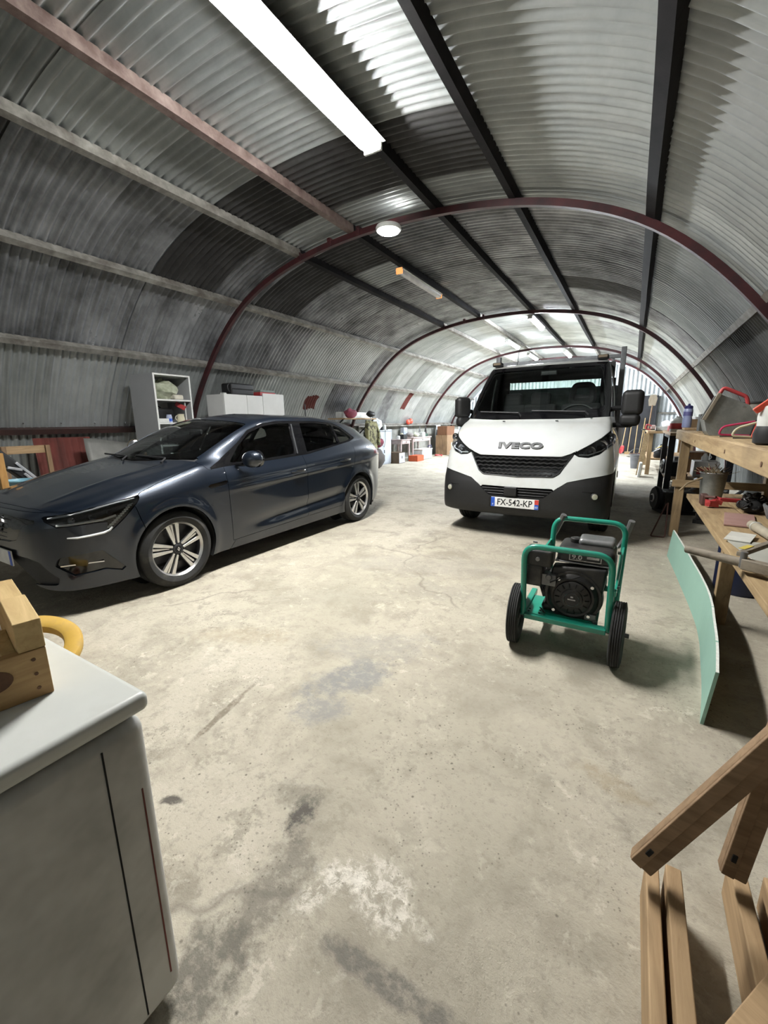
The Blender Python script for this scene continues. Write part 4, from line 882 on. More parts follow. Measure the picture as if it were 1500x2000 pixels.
# ---------------------------------------------------------------- wheeled engine set in the green frame
M_GREEN=mat('green enamel tube',(.014,.27,.185),.34,0,(.012,.235,.16),8,.03,dirt=(.03,.20,.15),coat=.3)
M_ENG=mat('black engine casting',(.013,.013,.014),.42,.2,(.022,.021,.020),14,.15,dirt=(.055,.05,.045))
M_GREYP=mat('worn grey metal',(.26,.26,.26),.45,.6,(.15,.15,.15),12,.1)
GX,GY=-.235,2.42
gen=thing('engine_generator','black petrol engine in a green tube frame on two rubber wheels','generator',(GX,GY,0))
def build_gen():
    g=gen; r=.0165
    # front hoop, rear handle hoop
    b=MB(); b.tube(rounded([(-.225,-.02,.205),(-.238,-.03,.625),(.215,-.03,.625),(.222,-.02,.205)],.085,7,False),r,12); b.build('front_hoop',M_GREEN,g)
    b=MB(); b.tube(rounded([(.245,.36,.03),(.262,.41,.71),(-.145,.41,.71),(-.145,.36,.30),(-.16,.32,.03)],.085,7,False),r,12); b.build('rear_hoop',M_GREEN,g)
    b=MB(); b.box((0,-.02,.197),(.43,.055,.030)); b.build('front_crossbar',M_GREEN,g,bevel=.004)
    for sx in(-.225,.225):
        b=MB(); b.beam((sx,-.02,.205),(sx*1.02,.36,.205),.035,.035); b.build('side_rail',M_GREEN,g,bevel=.004)
        x2=.258 if sx>0 else -.15
        b=MB(); b.beam((sx*1.06,-.03,.42),(x2,.40,.56),.012,.035); b.build('side_strap',M_GREEN,g,bevel=.002)
        for y,z in((.02,.445),(.34,.545)):
            b=MB(); b.cyl((sx*1.02,y,z),(sx*1.02+math.copysign(.028,sx),y,z),.009,seg=6); b.build('bolt',M_CHROME,g)
    b=MB(); b.beam((-.16,.345,.30),(.25,.37,.30),.03,.03); b.build('rear_crossbar',M_GREEN,g,bevel=.004)
    b=MB(); b.box((-.165,.01,.214),(.115,.075,.006)); p=b.build('mount_plate',M_GREEN,g,bevel=.002)
    for i in range(2):
        for j in range(2): q=MB(); q.cyl((-.195+.06*i,-.008+.036*j,.216),(-.195+.06*i,-.008+.036*j,.219),.006,seg=8); q.build('bolt_hole',M_DEEP,p)
    b=MB(); b.box((-.03,.15,.205),(.40,.24,.012)); b.build('base_plate',M_GREEN,g)
    # axle and wheels
    b=MB(); b.cyl((-.30,.02,.178),(.30,.02,.178),.012,seg=10); b.build('axle',M_GREYP,g)
    for sd in(-1,1):
        b=MB(); rr,w=.178,.066
        pr=[(.085,-w*.3),(.10,-w*.44),(rr-.03,-w*.5),(rr-.006,-w*.42)]
        mid=[]
        for kk in range(5):
            h=w*(-.34+.17*kk); mid+=[(rr,h-.003),(rr+.001,h),(rr,h+.003),(rr-.004,h+.0055)]
        b.lathe((0,0,0),(sd,0,0),pr+mid+[(a,-h) for a,h in reversed(pr)],44,caps=False); ty=b.build('wheel_tyre',M_TYRE,g,loc=(sd*.272,.02,.178),rot=(0,0,sd*-.05),angle=30)
        b=MB(); b.lathe((0,0,0),(sd,0,0),[(.090,.0),(.088,.018),(.06,.006),(.035,.010),(.030,.030),(0,.032)],24); b.lathe((0,0,0),(-sd,0,0),[(.090,.0),(.088,.018),(.06,.006),(.035,.010),(.030,.024),(0,.026)],24); b.build('wheel_disc',M_BLKP,ty)
        b=MB(); b.cyl((sd*.03,0,0),(sd*.055,0,0),.012,seg=6); b.build('axle_nut',M_GREYP,ty)
        b=MB(); b.tube([(sd*.225 if sd>0 else -.155,.40,.56),(sd*.262 if sd>0 else -.135,.43,.62),(.285 if sd>0 else -.09,.40,.735)],[.010,.017,.018],8); b.build('grip_handle',M_GREYP,g)
    # engine: blower housing facing the camera
    ex,ez=.03,.335
    b=MB(); b.lathe((ex,.10,ez),(0,-1,0),[(.150,-.02),(.158,.02),(.150,.05),(.125,.068),(.118,.072)],48,caps=False); b.lathe((ex,.028,ez),(0,-1,0),[(.120,0),(.112,.004),(.10,.0)],48,caps=False); b.cyl((ex,.11,ez),(ex,.04,ez),.149,seg=40); hs=b.build('blower_housing',M_ENG,g)
    b=MB(); b.lathe((ex,.030,ez),(0,-1,0),[(.098,-.01),(.096,.012),(.07,.020),(.058,.020),(.055,.030),(.046,.033),(0,.034)],40); rc=b.build('recoil_starter',M_ENG,hs)
    for k in range(14):
        a=2*PI*k/14; b=MB(); b.beam((ex+.066*math.cos(a),.0105,ez+.066*math.sin(a)),(ex+.090*math.cos(a),.013,ez+.090*math.sin(a)),.006,.008,(0,1,0)); b.build('starter_slot',M_DEEP,rc)
    b=MB(); b.lathe((ex,-.002,ez),(0,-1,0),[(.042,0),(.041,.003),(.036,.0035),(0,.0035)],32); bd=b.build('badge',M_INK,rc)
    b=MB(); b.tube([Vector((ex+.039*math.cos(a),-.006,ez+.039*math.sin(a))) for a in np.linspace(0,2*PI,32,endpoint=False)],.0014,5,True); b.build('badge_ring',M_REFL,bd)
    b=MB(); b.beam((ex-.020,-.0062,ez),(ex+.020,-.0062,ez),.008,.001,(0,-1,0)); b.beam((ex-.006,-.0062,ez+.016),(ex+.008,-.0062,ez+.016),.009,.001,(0,-1,0)); b.build('badge_mark',M_REFL,bd)
    for a in (.7,2.2,3.9,5.5):
        b=MB(); b.cyl((ex+.128*math.cos(a),.03,ez+.128*math.sin(a)),(ex+.128*math.cos(a),.012,ez+.128*math.sin(a)),.009,seg=8); b.build('cover_bolt',M_CHROME,hs)
    b=MB(); b.box((ex,.20,.33),(.24,.22,.22)); b.box((ex-.02,.20,.23),(.30,.26,.05)); b.build('crankcase',M_ENG,g,bevel=.02)
    b=MB(); b.box((ex-.13,.17,.36),(.13,.13,.13),(0,R(-20),0))
    for k in range(6): b.box((ex-.14-.012*k,.17,.37+.004*k),(.004,.16,.16),(0,R(-20),0))
    b.build('cylinder_head',M_ENG,g)
    # flywheel-side shroud rising to the tank
    b=MB(); b.prism([Vector((ex-.14,.045,.36)),Vector((ex+.15,.045,.36)),Vector((ex+.165,.05,.52)),Vector((ex-.12,.05,.50))],(0,.09,0)); b.build('shroud',M_ENG,g,bevel=.015)
    # tank with decal, rim seam and filler cap
    b=MB(); b.box((ex+.045,.20,.565),(.30,.26,.10)); tk=b.build('fuel_tank',M_ENG,g,bevel=.035,seg=4,rot=None)
    b=MB(); b.box((ex+.045,.20,.530),(.312,.272,.008)); b.build('tank_seam',M_GREYP,tk,bevel=.003)
    b=MB(); b.box((ex+.09,.245,.625),(.19,.15,.05)); b.build('tank_cover',M_GREYP,tk,bevel=.02)
    b=MB(); b.lathe((ex-.02,.22,.612),(0,0,1),[(.032,0),(.034,.012),(.033,.026),(.026,.030),(0,.030)],20); b.build('filler_cap',M_ENG,tk)
    b=MB(); b.box((ex+.045,.066,.566),(.165,.004,.040)); dc=b.build('decal',M_REFL,tk); 
    b=MB(); b.box((ex+.045,.0636,.566),(.155,.001,.031)); b.build('decal_field',M_INK,dc)
    text('decal_text','9.0',.036,M_REFL,dc,(ex+.003,.063,.566),(PI/2,0,0),.0006,1.25,bold=.0008)
    b=MB(); b.box((ex+.085,.0628,.571),(.062,.0008,.014)); b.build('decal_block',M_REFL,dc)
    # air filter and carburettor on the left, silencer on the right
    b=MB(); b.box((-.165,.07,.545),(.155,.14,.10)); b.box((-.185,.07,.44),(.10,.12,.14)); af=b.build('air_filter',M_ENG,g,bevel=.016)
    b=MB(); b.lathe((-.165,.0,.545),(0,-1,0),[(.012,0),(.012,.012),(0,.014)],8); b.build('wing_nut',M_GREYP,af)
    b=MB(); b.box((-.10,.05,.42),(.08,.07,.07)); b.cyl((-.10,.0,.44),(-.10,.06,.44),.018,seg=10); b.build('carburettor',M_GREYP,g,bevel=.008)
    b=MB(); b.tube([(-.09,.0,.415),(-.04,-.01,.45),(.02,.0,.455),(.06,.02,.47)],.004,6); b.build('fuel_hose',M_DEEP,g)
    b=MB(); b.box((.15,.25,.49),(.09,.20,.11)); b.build('silencer',M_GREYP,g,bevel=.025,seg=3)
    b=MB(); b.lathe((ex+.03,.31,.34),(0,1,0),[(.125,0),(.13,.03),(.13,.07),(.10,.08),(0,.08)],30); b.build('alternator',M_ENG,g)
    b=MB(); b.cyl((.14,.06,.215),(.16,.02,.215),.014,seg=8); b.box((.13,.05,.235),(.06,.05,.04)); b.build('drain_plug',M_GREYP,g,bevel=.006)
    b=MB(); b.tube([(-.12,.02,.22),(-.10,-.03,.235),(-.13,-.04,.27)],.003,5); b.build('cable',M_DEEP,g)
build_gen()
# ---------------------------------------------------------------- foreground: freezer, crate, yellow tub
M_ENAMEL=mat('yellowed white enamel',(.60,.61,.58),.32,0,(.52,.53,.50),3,.02,dirt=(.42,.42,.38))
M_ENSIDE=mat('grey-white enamel side',(.62,.62,.60),.45,0,(.55,.55,.53),3,.02,dirt=(.33,.33,.31))
M_PINE=wood('pale crate pine',(.52,.34,.15),(.36,.21,.085),1); M_PINEX=wood('pale end-grain pine',(.60,.43,.20),(.42,.28,.11),2)
M_PINEX2=wood('pale pine block',(.60,.43,.20),(.42,.28,.11),0)
M_OLDW=wood('old brown timber',(.42,.285,.155),(.25,.16,.08),1); M_OLDWX=wood('old brown timber with painted shade',(.27,.175,.10),(.155,.095,.05),0); M_OLDWZ=wood('old brown timber post',(.28,.18,.10),(.15,.09,.05),2)
M_BENCH=wood('bench timber',(.40,.29,.155),(.24,.16,.08),1); M_BENCHZ=wood('bench timber post',(.36,.255,.135),(.20,.135,.07),2); M_BENCHX=wood('bench timber rail',(.36,.255,.135),(.20,.135,.07),0)
M_KNOT=mat('dark knot',(.11,.055,.03),.8,0,(.16,.08,.04),20,.1)
fz=thing('chest_freezer','worn white chest freezer at lower left with scratched rounded lid','freezer',(-.79,.385,0))
def build_freezer():
    b=MB(); b.bx((-.92,-.92,.03),(0,-.0,.756)); bd=b.build('body',M_ENSIDE,fz,bevel=.03,seg=4)
    b=MB(); b.bx((-.915,-.915,.755),(-.018,-.018,.775)); b.build('lid_seal',M_BLKP,fz)
    b=MB(); b.bx((-.925,-.925,.766),(.008,.008,.805)); ld=b.build('lid',M_ENAMEL,fz,bevel=.014,seg=5)
    b=MB()
    for k in range(9):
        y=-.30-.045*rng.random()*3; b.bx((.0035,y,.772+.006*rng.random()),(.0048,y+.0025,.80))
    b.build('scratch',M_KNOT,ld)
    b=MB(); b.bx((-.0005,-.088,.06),(.0012,-.085,.73)); b.build('panel_seam',M_DEEP,bd)
    b=MB(); b.bx((-.0005,-.030,.10),(.0012,-.027,.60)); b.build('rust_line',M_RUST,bd)
    b=MB(); b.bx((-.88,-.88,0),(-.05,-.05,.04)); b.build('plinth',M_DEEP,fz)
    for i,(x,y) in enumerate(((-.07,-.07),(-.07,-.85),(-.85,-.07),(-.85,-.85))):
        b=MB(); b.cyl((x,y,0),(x,y,.03),.02); b.build('foot',M_BLKP,fz)
build_freezer()
cr=thing('wooden_crate','small open pine crate with a dark knot on the freezer lid','crate',(-.953,.257,.8055),rz=-.20)
def build_crate():
    T=.030
    b=MB(); b.bx((-.02,-.52,0),(0,.041,.098)); b.jitter(.0012,30); f=b.build('front_board',M_PINE,cr,bevel=.002)
    b=MB(); b.lathe((-.001,-.042,.058),(1,0,0),[(.030,0),(.029,.0025),(0,.0028)],24); k=b.build('knot',M_KNOT,f); k.scale=(1,1,.72); k.location=(0,0,.016)
    for i in range(3):
        b=MB(); b.cyl((-.001,.02,.02+.03*i),(.0015,.02,.02+.03*i),.0035,seg=6); b.build('nail',M_KNOT,f)
    b=MB(); b.bx((-.175,.0,.0),(-.0205,T+.012,.158)); b.bx((-.03,.0,.099),(-.002,T+.012,.158)); b.jitter(.0015,25); b.build('end_block',M_PINEX2,cr,bevel=.002)
    b=MB(); b.bx((-.33,.001,.0),(-.177,T+.010,.156)); b.jitter(.0015,25,2); b.build('end_block',M_PINEX2,cr,bevel=.002)
    b=MB(); b.bx((-.165,-.022,.0),(-.02,.0,.095)); b.build('corner_cleat',M_PINEX,cr,bevel=.002)
    b=MB(); b.bx((-.335,-.52,.02),(-.315,0,.14)); b.build('back_board',M_PINE,cr,bevel=.002)
    for i in range(4):
        b=MB(); b.bx((-.315+.075*i,-.52,0),(-.25+.075*i,0,.008)); b.build('bottom_slat',M_PINE,cr)
    b=MB(); b.bx((-.33,-.55,0),(0,-.52,.12)); b.build('end_block',M_PINEX2,cr,bevel=.002)
build_crate()
p=MB(); p.box((-1.17,.06,.869),(.16,.12,.10)); p.jitter(.01,14); tag(p.build('paper_bundle',mat('crumpled white paper',(.66,.66,.63),.8,0,bump=.3,scale=25),None,bevel=.01),'crumpled white paper bundle lying inside the pine crate','paper')
tb=thing('plastic_ring','thick round yellow plastic ring propped on the floor behind the freezer','ring',(-2.75,.784,.125))
_u=Vector((2.75,-.784,0)).normalized(); _n=Vector((0,0,1))*math.cos(.396)+_u*math.sin(.396)
b=MB(); b.lathe((0,0,0),_n,[(.168,-.05),(.243,-.05),(.250,-.03),(.250,.002),(.240,.016),(.18,.016),(.164,.004),(.160,-.02),(.168,-.05)],56,caps=False); b.build('ring_body',mat('sun-faded yellow plastic',(.56,.35,.065),.5,0,(.47,.29,.05),6,.03,dirt=(.35,.24,.09)),tb)
t=MB(); t.bx((-.10,-.05,0),(.10,.05,.085)); tag(t.build('brick',mat('old brick',(.30,.12,.08),.9,0,bump=.2),None,loc=(-2.93,.845,0),bevel=.004),'old brick propping the far edge of the yellow ring','brick')

# ---------------------------------------------------------------- right foreground: two leaning timber frames
def leaning(label,x,y,p0,up,second):
    t=thing('timber_trestle',label,'frame',(x,y,0),group=None)
    # stout upright leaning outwards, its foot resting across the end of the floor rails
    b=MB(); b.beam(Vector(p0),(up[0],up[1],up[2]),.056,.036,(0,-1,.35)); u=b.build('upright',M_OLDWX,t,bevel=.004)  # wood coloured darker than the rails to stand for the shaded face
    d=(Vector(up)-Vector(p0))
    b=MB(); sd_=d.normalized().cross(Vector((0,-1,.35))).normalized(); sd_=sd_ if sd_.x<0 else -sd_; q0=Vector(p0)+d*.0+Vector((.0,-.022,.008))+sd_*.0135; q1=Vector(p0)+d+Vector((.0,-.022,.008))+sd_*.0135; b.beam(q0,q1,.027,.012,(0,-1,.35)); b.build('batten',M_OLDWX,u,bevel=.002)
    b=MB(); c=Vector(p0)+d*.07+Vector((0,-.0285,.010))+sd_*.013; b.beam(c-d.normalized()*.010,c+d.normalized()*.010,.010,.006,(0,-1,.35)); b.build('bolt_slot',M_DEEP,u)
    for dx,h,w in second:
        b=MB(); b.bx((dx-w/2,-1.15,0),(dx+w/2,.03,h)); b.jitter(.0015,6,int(dx*100)); b.build('floor_rail',M_OLDW,t,bevel=.004)
    b=MB(); b.bx((second[0][0]-.02,-.62,.0),(second[-1][0]+.02,-.585,.05)); b.build('cross_tie',M_OLDWX,t,bevel=.003)
    return t
leaning('brown timber frame at lower right, nearest the middle of the floor',.175,1.13,(-.045,-.035,.180),(.30,.0,.90),[(-.012,.125,.032),(.035,.145,.036)])
leaning('brown timber frame at the right edge, second from the middle',.365,1.255,(-.03,-.06,.166),(.07,.03,.95),[(.0,.125,.036),(.075,.11,.034)])
pb=MB(); pb.bx((-.16,-.18,0),(.16,.0,.024)); tag(pb.build('board_offcut',M_OLDW,None,bevel=.003,loc=(.33,.935,.1285),rot=(0,0,R(57))),'short brown board resting on the frames at the bottom right corner','board')

# ---------------------------------------------------------------- plasterboard offcut
def board():
    b=MB(); bot=[(.415,4.83),(.442,4.3),(.462,3.84),(.476,3.5),(.482,3.2),(.474,2.95),(.455,2.73),(.425,2.4),(.385,2.09)]
    P=np.array(bot); d=np.linspace(0,1,len(P)); t=np.linspace(0,1,40); xs=pchip(d,P[:,0],t); ys=pchip(d,P[:,1],t); rows=[]
    for i in range(40):
        j0,j1=max(i-1,0),min(i+1,39); tx,ty=xs[j1]-xs[j0],ys[j1]-ys[j0]; L=math.hypot(tx,ty); nx,ny=-ty/L,tx/L
        if nx<0: nx,ny=-nx,-ny
        w=.0065; h=.265; lean=.022
        rows.append([Vector((xs[i],ys[i],0)),Vector((xs[i]+nx*2*w,ys[i]+ny*2*w,0)),Vector((xs[i]+nx*(2*w+lean),ys[i]+ny*(2*w+lean),h)),Vector((xs[i]+nx*lean,ys[i]+ny*lean,h))])
    b.grid(rows,True); 
    b.bm.verts.ensure_lookup_table(); b.face([b.bm.verts[i] for i in range(4)]); n=len(b.bm.verts); b.face([b.bm.verts[n-4+i] for i in range(4)][::-1])
    return b
pl=thing('plasterboard_strip','long bowed green plasterboard strip standing on edge along the workbench','board',(0,0,0))
board().build('board_face',mat('green plasterboard paper',(.27,.44,.36),.85,0,(.24,.40,.33),3,.05),pl,angle=30)
b=MB(); 
def core():
    # raw gypsum edge showing along the top
    P=[(.415,4.83),(.442,4.3),(.462,3.84),(.476,3.5),(.482,3.2),(.474,2.95),(.455,2.73),(.425,2.4),(.385,2.09)]
    P=np.array(P); d=np.linspace(0,1,len(P)); t=np.linspace(0,1,40); xs=pchip(d,P[:,0],t); ys=pchip(d,P[:,1],t); rows=[]
    for i in range(40):
        j0,j1=max(i-1,0),min(i+1,39); tx,ty=xs[j1]-xs[j0],ys[j1]-ys[j0]; L=math.hypot(tx,ty); nx,ny=-ty/L,tx/L
        if nx<0: nx,ny=-nx,-ny
        o=.0225; h=.2655+.0012*mnoise.noise(Vector((i*.9,0,0)))
        rows.append([Vector((xs[i]+nx*(o+a),ys[i]+ny*(o+a),h)) for a in(.0008,.0118)])
    q=MB(); q.grid(rows); return q
core().build('gypsum_edge',mat('white gypsum',(.74,.76,.70),.9,0,bump=.3,scale=40),pl)

# ---------------------------------------------------------------- the long wooden workbench
bench=thing('workbench','long rough wooden workbench along the right wall','workbench',(.47,0,0))
def build_bench():
    zt=1.205
    for i,(a,c_) in enumerate(((0,.21),(.215,.43),(.435,.65),(.655,.86))):
        b=MB(); b.bx((a,.9,zt-.035),(c_,6.25-.06*(i%2),zt-.003*(i%2))); b.jitter(.003,2,i); b.build('top_plank',M_BENCH,bench,bevel=.004)
    b=MB(); b.bx((-.012,.9,zt-.105),(.03,6.2,zt-.003)); b.jitter(.003,2,9); fb_=b.build('front_beam',M_BENCH,bench,bevel=.006)
    for y in(4.35,3.0,2.2):
        k=MB(); k.lathe((-.014,y,zt-.06),(-1,0,0),[(.012,0),(.011,.0012),(0,.0015)],12); q=k.build('knot',M_KNOT,fb_); 
    for x,y,ln in((.02,5.72,.0),(.78,5.72,0)):
        b=MB(); b.box((x+.03,y,(zt-.1)/2),(.085,.10,zt-.1)); b.jitter(.003,5,int(y)); b.build('leg',M_BENCHZ,bench,bevel=.005)
    b=MB(); b.beam((.14,3.32,.0),(.12,3.2,.575),.065,.075,(1,0,0)); b.build('leg',M_BENCHZ,bench,bevel=.005)
    b=MB(); b.box((.78,3.0,(zt-.03)/2),(.08,.09,zt-.05)); b.build('leg',M_BENCHZ,bench,bevel=.005)
    b=MB(); b.box((.78,.95,(zt-.03)/2),(.08,.09,zt-.05)); b.build('leg',M_BENCHZ,bench,bevel=.005)
    b=MB(); b.box((.05,.95,(zt-.03)/2),(.08,.09,zt-.05)); b.build('leg',M_BENCHZ,bench,bevel=.005)
    b=MB(); b.bx((-.03,5.64,.585),(.86,5.67,.665)); b.build('cross_rail',M_BENCHX,bench,bevel=.004)
    b=MB(); b.bx((.10,3.12,.53),(.82,3.18,.575)); b.build('cross_rail',M_BENCHX,bench,bevel=.004)
    b=MB(); b.bx((.02,.92,.53),(.82,.98,.575)); b.build('cross_rail',M_BENCHX,bench,bevel=.004)
    for i,(a,c_,y1) in enumerate(((.045,.30,4.95),(.31,.56,5.1),(.57,.80,5.0))):
        b=MB(); b.bx((a,1.0,.577),(c_,y1,.617)); b.jitter(.003,2,i+20); b.build('shelf_plank',M_BENCH,bench,bevel=.004)
    b=MB(); b.bx((.55,4.55,.10),(.58,5.60,.46)); b.build('side_board',M_BENCHZ,bench,bevel=.003)
    b=MB(); b.bx((.845,1.0,.02),(.87,6.2,1.16)); b.build('back_board',wood('dark back boarding',(.085,.05,.03),(.04,.024,.015),1),bench,bevel=.003)
build_bench()
BZ=1.2055
M_GLV=mat('dull zinc sheet',(.22,.23,.22),.5,.5,(.14,.145,.14),7,.08,dirt=(.30,.31,.29)); M_REDP=mat('worn red paint',(.45,.05,.05),.45,0,(.36,.04,.045),9,.05); M_PINK=mat('bright magenta plastic',(.50,.03,.11),.4,0,bump=.02); M_CREAM=mat('cream plastic',(.62,.58,.42),.45,0,bump=.02); M_ORRED=mat('orange red plastic',(.72,.09,.05),.4,0,bump=.02)
M_WHT=mat('white plastic',(.68,.69,.66),.4,0,bump=.02); M_BLK2=mat('soft black plastic',(.012,.012,.013),.5,0,bump=.05)
M_GALVB_=M_GLV
# scoop with wooden edge and red handle
sc=thing('metal_scoop','large grey zinc scoop with a wooden edge and red tube handle on the workbench','scoop',(.60,3.90,BZ))
b=MB(); poly=[(-.11,0.0),(.13,0.0),(.16,.10),(.09,.215),(-.085,.295),(-.155,.12),(-.13,.03)]
b.prism([Vector((x,0,z)) for x,z in poly],(0,.006,0)); b.build('side_plate',M_GLV,sc,bevel=.002)
b=MB(); b.prism([Vector((x,.23,z)) for x,z in poly],(0,.006,0)); b.build('side_plate',M_GLV,sc,bevel=.002)
b=MB(); b.grid([[Vector((x,y,z)) for x,z in [(-.155,.12),(-.13,.03),(-.11,.003),(.13,.003),(.16,.10)]] for y in(.0,.236)]); b.build('pan',M_GLV,sc,angle=20)
b=MB(); b.beam((-.085,-.006,.30),(-.158,-.006,.115),.022,.030,(0,1,0)); b.build('wooden_edge',wood('grey old batten',(.24,.21,.155),(.14,.12,.085),2),sc,bevel=.002)
b=MB(); b.tube(rounded([(-.078,.10,.29),(-.055,.10,.345),(.085,.10,.275),(.10,.10,.215)],.02,4,False),.013,10); b.build('handle',M_REDP,sc)
b=MB(); b.cyl((.06,-.004,.205),(.06,.008,.205),.008,seg=8); b.build('rivet',M_GREYP,sc)
# bow saws
def saw(label,col,x,y,L,h,rz):
    t=thing('bow_saw',label,'saw',(x,y,BZ),rz=rz)
    b=MB(); b.tube(rounded([(L,0,.105),(.02,0,h),(.0,0,.02),(L,0,.012)],.025,4,False),.0065,8); b.build('saw_frame',col,t)
    b=MB(); b.prism([Vector((L,-.008,.0)),Vector((L+.03,-.008,.0)),Vector((L+.045,-.008,.11)),Vector((L-.02,-.008,.115)),Vector((L-.04,-.008,.01))],(0,.016,0)); b.build('saw_grip',M_ORRED if col is M_CREAM else M_BLK2,t,bevel=.004)
    b=MB(); b.bx((.01,-.001,.004),(L,.001,.012)); b.build('saw_blade',M_GREYP,t)
    return t
saw('magenta framed bow saw lying against the grey scoop',M_PINK,.480,3.47,.20,.072,.10); saw('cream framed bow saw with orange grip in front of the magenta one',M_CREAM,.505,3.20,.13,.065,.05)
# sprayer
sp=thing('pressure_sprayer','white and black plastic sprayer with a red trigger on the workbench','sprayer',(.555,2.55,BZ))
b=MB(); b.lathe((0,0,0),(0,0,1),[(.055,0),(.072,.01),(.075,.05),(.066,.085)],24); b.build('base',M_BLK2,sp); b=MB(); b.lathe((0,0,.085),(0,0,1),[(.066,0),(.068,.04),(.062,.085),(.035,.108),(.03,.13)],24); b.build('bottle',M_WHT,sp)
b=MB(); b.beam((-.02,-.02,.21),(-.085,-.02,.15),.02,.028); b.build('trigger',M_ORRED,sp,bevel=.005); b=MB(); b.box((0,0,.225),(.09,.05,.035)); b.build('pump_head',M_BLK2,sp,bevel=.01)
# pail, carton, boxes, bottle, dust
t=thing('steel_pail','grey pail with a black rim behind the scoop on the workbench','pail',(.86,4.55,BZ)); b=MB(); b.lathe((0,0,0),(0,0,1),[(.085,0),(.10,.24),(.097,.24),(.082,.01),(0,.01)],28); b.build('pail_body',mat('brownish grey metal',(.26,.24,.21),.6,.3,(.18,.165,.145),8,.1),t); b=MB(); b.tube(arc((0,0,.245),.102,0,2*PI,28)[:-1],.009,7,True); b.build('rim',M_BLK2,t)
t=thing('water_bottle','blue translucent sports bottle at the far end of the workbench','bottle',(.525,5.95,BZ+.029),rz=.4)
M_BLUEP=mat('hazy blue plastic',(.30,.34,.52),.35,0,(.24,.28,.46),8,0,spec=.5); b=MB(); b.lathe((0,0,0),(0,0,1),[(.042,0),(.046,.012),(.045,.10),(.041,.115),(.045,.13),(.045,.195),(.036,.215)],26); bt=b.build('bottle_body',M_BLUEP,t)
b=MB(); b.lathe((0,0,.208),(0,0,1),[(.040,0),(.041,.025),(.030,.034),(.013,.036),(.012,.055),(.0,.057)],22); b.build('cap',mat('navy cap plastic',(.03,.03,.14),.4,0,bump=0),t); b=MB(); b.lathe((0,0,.13),(0,0,1),[(.0456,0),(.0456,.045)],26,caps=False); b.build('printed_band',mat('violet print',(.12,.12,.30),.5,0,bump=0),bt)
t=MB(); t.bx((-.12,-.16,0),(.14,.16,.021)); t.jitter(.006,12); tag(t.build('dusty_board',M_OLDW,None,loc=(.62,5.95,BZ+.004),bevel=.004),'dusty brown board end lying under the blue bottle','board')
t=MB()
for k in range(26):
    x,y=rng.uniform(0,.16),rng.uniform(-.5,.3); t.box((x,y,.006),(rng.uniform(.008,.03),rng.uniform(.01,.04),.010),(0,0,rng.random()*3))
o=t.build('wood_chips',mat('sawdust and chips',(.33,.25,.15),.95,0,(.22,.17,.11),30,.2),None,loc=(.53,4.75,BZ)); tag(o,'wood chips and sawdust scattered along the workbench top','debris',kind='stuff')
t=MB(); t.bx((-.05,-.10,0),(.06,.10,.17)); tag(t.build('dark_box',mat('dark olive box',(.045,.045,.036),.7),None,loc=(.62,5.35,BZ),bevel=.006),'dark box standing behind the zinc scoop','box')
# ---- on the lower shelf
SZ=.6185
t=thing('zinc_bucket','old zinc bucket full of straw on the workbench shelf','bucket',(.655,4.62,SZ)); b=MB(); b.lathe((0,0,0),(0,0,1),[(.078,0),(.098,.235),(.102,.24),(.102,.246),(.095,.246),(.075,.01),(0,.01)],30); b.build('bucket_body',M_GLV,t); b=MB(); b.tube(arc((0,0,.243),.100,0,2*PI,30)[:-1],.005,6,True); b.build('rim',M_GREYP,t)
b=MB()
for k in range(90):
    a,r_=rng.random()*6.28,rng.uniform(0,.08); l=rng.uniform(.06,.15); p0=Vector((r_*math.cos(a),r_*math.sin(a),.22)); aa=rng.random()*6.28; p1=p0+Vector((math.cos(aa)*l*.8,math.sin(aa)*l*.8,l*rng.uniform(.2,.8))); b.beam(p0,p1,.003,.003)
o=b.build('straw',mat('dry straw',(.26,.20,.12),.95,0,bump=0),t,smooth=False); o['kind']='stuff'
b=MB(); b.tube([(-.08,-.04,.20),(-.19,-.09,.15),(-.24,-.10,.08)],.008,6); b.build('straw_wisp',MATS['dry straw'],t)
t=thing('red_clamp','red painted screw clamp in front of the zinc bucket','clamp',(.635,4.22,SZ)); b=MB(); b.box((-.02,0,.035),(.07,.06,.05),(0,0,.4)); b.box((.02,.02,.06),(.05,.07,.035),(.3,.2,.1)); b.cyl((-.05,-.03,.03),(.03,.05,.07),.022,seg=10); b.jitter(.010,14); b.build('clamp_head',M_REDP,t); b=MB(); b.beam((.02,.0,.07),(.20,.06,.06),.028,.03); b.build('clamp_arm',M_REDP,t,bevel=.006); b=MB(); b.tube([(-.05,.09,.03),(-.06,.04,.08),(.0,-.0,.085)],.012,7); b.build('clamp_screw',mat('brown rusty iron',(.11,.05,.04),.7,.2),t); b=MB(); b.box((-.06,.12,.045),(.05,.12,.09)); b.build('clamp_jaw',MATS['brown rusty iron'],t,bevel=.01)
t=thing('chain_heap','heap of oily black chain links on the workbench shelf','chain',(.845,4.10,SZ))
b=MB(); b.ball((0,0,.055),(.085,.085,.052),14,8); b.build('chain_core',M_DEEP,t)
for k in range(34):
    a,e=rng.random()*6.28,rng.uniform(.1,1.3); c=Vector((.085*math.cos(a)*math.cos(e),.085*math.sin(a)*math.cos(e),.035+.11*math.sin(e))); u=Vector((rng.uniform(-1,1),rng.uniform(-1,1),rng.uniform(-1,1))).normalized(); v=u.orthogonal().normalized(); b=MB(); b.tube(arc(c,.020,0,2*PI,8,u,v)[:-1],.006,5,True); b.build('chain_link',M_ENG,t)
